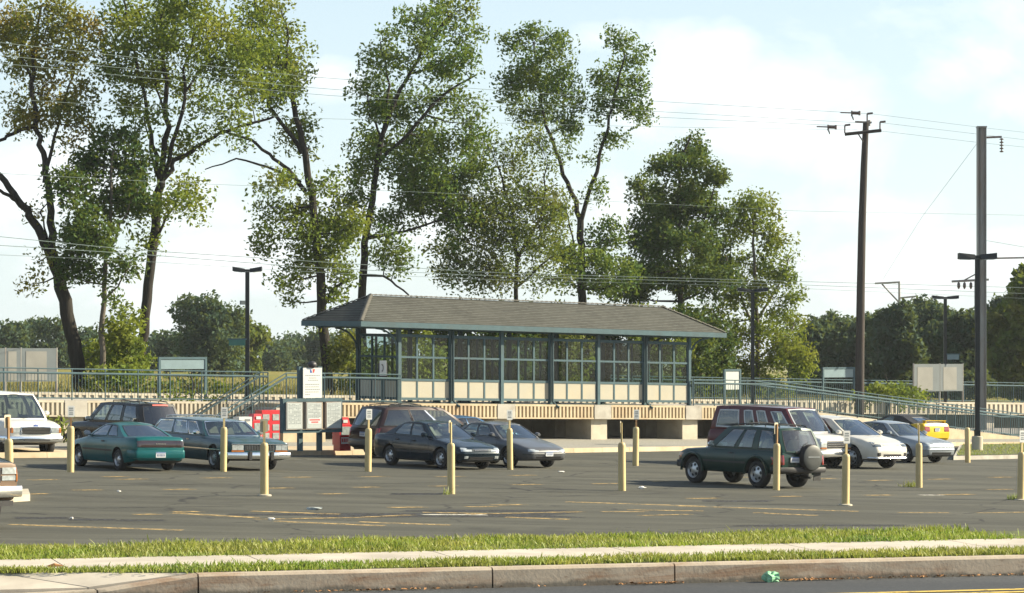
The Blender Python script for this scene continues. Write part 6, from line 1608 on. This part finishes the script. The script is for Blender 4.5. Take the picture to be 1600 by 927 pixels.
shrub('green bushes behind the ramp railing right of the utility pole', 1385, 640, [(1375, 612, 26, 14), (1405, 618, 26, 14), (1430, 622, 20, 12), (1350, 618, 20, 12)], 11.3, 'leaf_bush', 1.0)
shrub('pale weeds growing under the platform beside the white van', 97, 703, [(90, 672, 12, 12), (108, 680, 12, 12), (97, 690, 18, 8)], -1.5, 'leaf_bush', 1.6, .16)
shrub('small green creeper on the railing left of the stairs', 300, 632, [(295, 622, 16, 8), (338, 628, 10, 6), (265, 626, 10, 5)], .6, 'leaf_bush', 1.5, .14)

# ------------------------------------------------------------------ distant trees
def far_tree(label, px, yt, yb, wid, Y, m='leaf_far_hazed', group='distant trees beyond the field', n=9, dens=.75, lsize=.5):
    H = yb - yt; cl = []
    for i in range(n):
        f = (i + .5) / n; y = yt + H * (.10 + .78 * f); ww = wid * (.30 + .55 * math.sin(math.pi * min(.92, .22 + .7 * f)))
        x = px + rnd.uniform(-1, 1) * ww * .55; cl.append((x, y, max(5, ww * rnd.uniform(.38, .6)), max(4, H * rnd.uniform(.12, .2))))
    cl.append((px, yt + H * .12, wid * .22, H * .1)); cl.append((px, yb - H * .14, wid * .55, H * .14))
    s = F / Y
    return tree(label, px, Y, [([(px, yb + 6), (px + rnd.uniform(-2, 2), yt + H * .5), (px, yt + H * .2)], wid * .07, wid * .02), ([(px, yt + H * .65), (px + wid * .25, yt + H * .35)], wid * .03, 1), ([(px, yt + H * .65), (px - wid * .25, yt + H * .35)], wid * .03, 1)],
        cl, m, lsize=lsize, dens=dens * (s / 20) ** 2 * 1.9 / (lsize / .7) ** 2, name='distant_tree', group=group, sub=24 / s / 4 * .9, per=16, twigs=False)
i = 0
LF = [(8, 505, 592, 44, 'far tree at the extreme left edge above the display boards'), (48, 501, 590, 56, 'round far tree above the grey display boards at the left'), (98, 502, 590, 50, 'far tree just left of the leaning rusty tree trunk'), (140, 515, 590, 44, 'far tree low between the leaning trunk and the thin maple trunk'), (182, 522, 590, 40, 'far tree behind the sunlit shrub'), (240, 526, 588, 36, 'low far tree right of the forked tree trunk'), (272, 520, 586, 40, 'far tree left of the large pale far tree')]
for px, yt, yb, w, lab in LF: far_tree(lab, px, yt, yb, w, 300 + rnd.uniform(-25, 25))
far_tree('large pale airy far tree left of the platform lamp post', 335, 466, 588, 84, 240, 'leaf_far_hazed', n=20, dens=.26, lsize=.42)
far_tree('yellow green far tree right behind the platform lamp post', 385, 498, 586, 40, 262, 'leaf_olive')
for px, yt, yb, w, lab in [(430, 530, 582, 50, 'low far tree right of the platform lamp post'), (468, 524, 580, 48, 'low far tree behind the white sign of the notice board'), (500, 520, 582, 44, 'far tree left of the thick dark trunk'), (540, 512, 585, 44, 'far tree behind the left end of the shelter eave')]: far_tree(lab, px, yt, yb, w, 330 + rnd.uniform(-25, 25))
RT = [(1262, 512, 620, 50, 'dark far tree next to the loose light green tree'), (1292, 500, 620, 46, 'narrow far tree with a spiky top left of the utility pole'), (1322, 506, 620, 46, 'far tree directly left of the utility pole'), (1362, 500, 622, 56, 'far tree directly right of the utility pole'), (1398, 484, 622, 60, 'far tree under the distant railway mast'),
      (1440, 472, 622, 60, 'tall far tree left of the far platform lamp post'), (1476, 494, 622, 50, 'far tree behind the far platform lamp post'), (1508, 486, 622, 52, 'far tree behind the steel mast arms'), (1545, 488, 622, 54, 'far tree right of the steel mast'), (1585, 462, 622, 54, 'far tree near the right edge below the taller crown')]
for px, yt, yb, w, lab in RT: far_tree(lab, px, yt, yb, w, 215 + rnd.uniform(-18, 18), 'leaf_far_hazed', 'trees behind the far platform', n=13, dens=1.0, lsize=.42)
far_tree('taller nearer tree crown cut by the right edge of the photo', 1606, 428, 625, 80, 190, 'leaf_olive', 'trees behind the far platform', n=14, dens=.7, lsize=.5)
# unseen wood added behind the viewpoint so the cars mirror something dark
pts = []
for k in range(260):
    x = rnd.uniform(-130, 130); y = -34 - 10 * rnd.random() + .0012 * x * x; h = rnd.uniform(6, 13) * (.75 + .25 * math.sin(x * .35))
    c = np.array((x, y, ROADZ + h * rnd.random() ** .7)); pts.append(c + nr.normal(0, 1, (26, 3)) * np.array([1.3, 1.1, 1.0]))
pts = np.concatenate(pts); pts[:, 2] = np.maximum(pts[:, 2], ROADZ + .6)
struct(npmesh('reflection_wood', leaf_quads(pts, 1.3, .8), 4, 'leaf_far_hazed'), 'stuff', 'unseen wood of dark trees added behind the viewpoint for car reflections')
# ------------------------------------------------------------------ camera, sun, sky
cam = bpy.data.cameras.new('camera'); co = bpy.data.objects.new('camera', cam); COL.objects.link(co); scene.camera = co
HAZE = 0.00013
if HAZE:
    m, ntv, ov = newmat('haze_air'); pv = N(ntv, 'ShaderNodeVolumePrincipled'); pv.inputs['Color'].default_value = (.86, .93, 1, 1); pv.inputs['Density'].default_value = HAZE; pv.inputs['Anisotropy'].default_value = .2
    ntv.links.new(pv.outputs[0], ov.inputs['Volume']); hb = MB(); hb.box((0, 1480, 5), (2000, 3100, 48)); struct(hb.build('haze', 'haze_air'), 'stuff', 'pale summer haze filling the air over the station')
co.location = (0, 0, CAMH); co.rotation_euler = (R(90), 0, 0)
cam.sensor_fit = 'HORIZONTAL'; cam.sensor_width = 36; cam.lens = 36 * F / 1600; cam.shift_y = (559 - 463.5) / 1600
cam.clip_start = .5; cam.clip_end = 8000
EL, AZ = 27.0, 10.0          # sun height; direction: to the right (+X) and AZ behind the scene
sd = Vector((math.cos(R(EL)) * math.cos(R(AZ)), math.cos(R(EL)) * math.sin(R(AZ)), math.sin(R(EL))))
sl = bpy.data.lights.new('sun', 'SUN'); sl.energy = 5.0; sl.angle = R(.5); sl.color = (1, .89, .66)
so = bpy.data.objects.new('sun', sl); COL.objects.link(so); so.rotation_euler = sd.to_track_quat('Z', 'Y').to_euler(); so.location = (60, 20, 60)
w = bpy.data.worlds.new('World'); scene.world = w; w.use_nodes = True; nt = w.node_tree; nt.nodes.clear()
out = nt.nodes.new('ShaderNodeOutputWorld'); bg = nt.nodes.new('ShaderNodeBackground'); bg.inputs[1].default_value = .061
sky = nt.nodes.new('ShaderNodeTexSky'); sky.sky_type = 'NISHITA'; sky.sun_disc = False; sky.sun_elevation = R(EL); sky.sun_rotation = R(90 - AZ); sky.air_density = 1.0; sky.dust_density = 1.0; sky.ozone_density = 1.5; sky.altitude = 50
tc = nt.nodes.new('ShaderNodeTexCoord'); v = tc.outputs['Generated']
mp = nt.nodes.new('ShaderNodeMapping'); mp.inputs['Scale'].default_value = (1, 1, 1.7); nt.links.new(v, mp.inputs[0]); v2 = mp.outputs[0]
n1 = noise(nt, v2, 14, 9, .58, .3); n2 = noise(nt, v2, 5.5, 5, .55)
def dirpx(x, y): return Vector((x - 800, F, 559 - y)).normalized()
def puff(x, y, rx, ry, k):
    """a soft bank of cloud centred on a direction in the sky"""
    c = dirpx(x, y); s = nt.nodes.new('ShaderNodeMapping'); s.vector_type = 'POINT'
    s.inputs['Location'].default_value = (-c.x * F / rx, 0, -c.z * F / ry); s.inputs['Scale'].default_value = (F / rx, 0, F / ry)
    nt.links.new(tc.outputs['Generated'], s.inputs[0]); ln = nt.nodes.new('ShaderNodeVectorMath'); ln.operation = 'LENGTH'; nt.links.new(s.outputs[0], ln.inputs[0])
    return math_(nt, 'MULTIPLY', ramp(nt, ln.outputs['Value'], [(0.0, 1.0), (1.0, 0.0)]), k)
acc = None
for a in [(1090, 100, 110, 110, .5), (1200, 190, 200, 110, .5), (1010, 190, 110, 90, .35), (1330, 210, 110, 130, .42), (1500, 110, 110, 60, .35), (1580, 160, 90, 60, .35), (930, 60, 100, 50, .3), (510, 120, 90, 60, .36), (150, 280, 350, 140, .5), (620, 350, 300, 120, .4), (1350, 330, 250, 60, .3), (1500, 400, 250, 80, .3), (350, 420, 400, 90, .4), (1000, 330, 200, 80, .3)]:
    p_ = puff(*a); acc = p_ if acc is None else math_(nt, 'MAXIMUM', acc, p_)
f = math_(nt, 'ADD', math_(nt, 'ADD', math_(nt, 'MULTIPLY', n1, .75), math_(nt, 'MULTIPLY', n2, .35)), math_(nt, 'MULTIPLY', acc, .55))
cl = ramp(nt, f, [(.58, 0.0), (.84, 1.0)])
sepz = nt.nodes.new('ShaderNodeSeparateXYZ'); nt.links.new(tc.outputs['Generated'], sepz.inputs[0])
veil = ramp(nt, sepz.outputs[2], [(.0, .6), (.12, .42), (.3, .15)])
col = mixc(nt, veil, sky.outputs[0], (6.9, 8.1, 8.7))
col = mixc(nt, math_(nt, 'MULTIPLY', cl, .9), col, (8.5, 8.6, 8.65))
nt.links.new(col, bg.inputs[0]); nt.links.new(bg.outputs[0], out.inputs[0])
vs = scene.view_settings; vs.view_transform = 'Standard'; vs.look = 'None'; vs.exposure = 1.34; vs.gamma = 1; vs.use_curve_mapping = False
scene.render.engine = 'CYCLES'; scene.cycles.max_bounces = 6; scene.cycles.transparent_max_bounces = 16; scene.cycles.volume_bounces = 0
scene.cycles.sample_clamp_indirect = 6
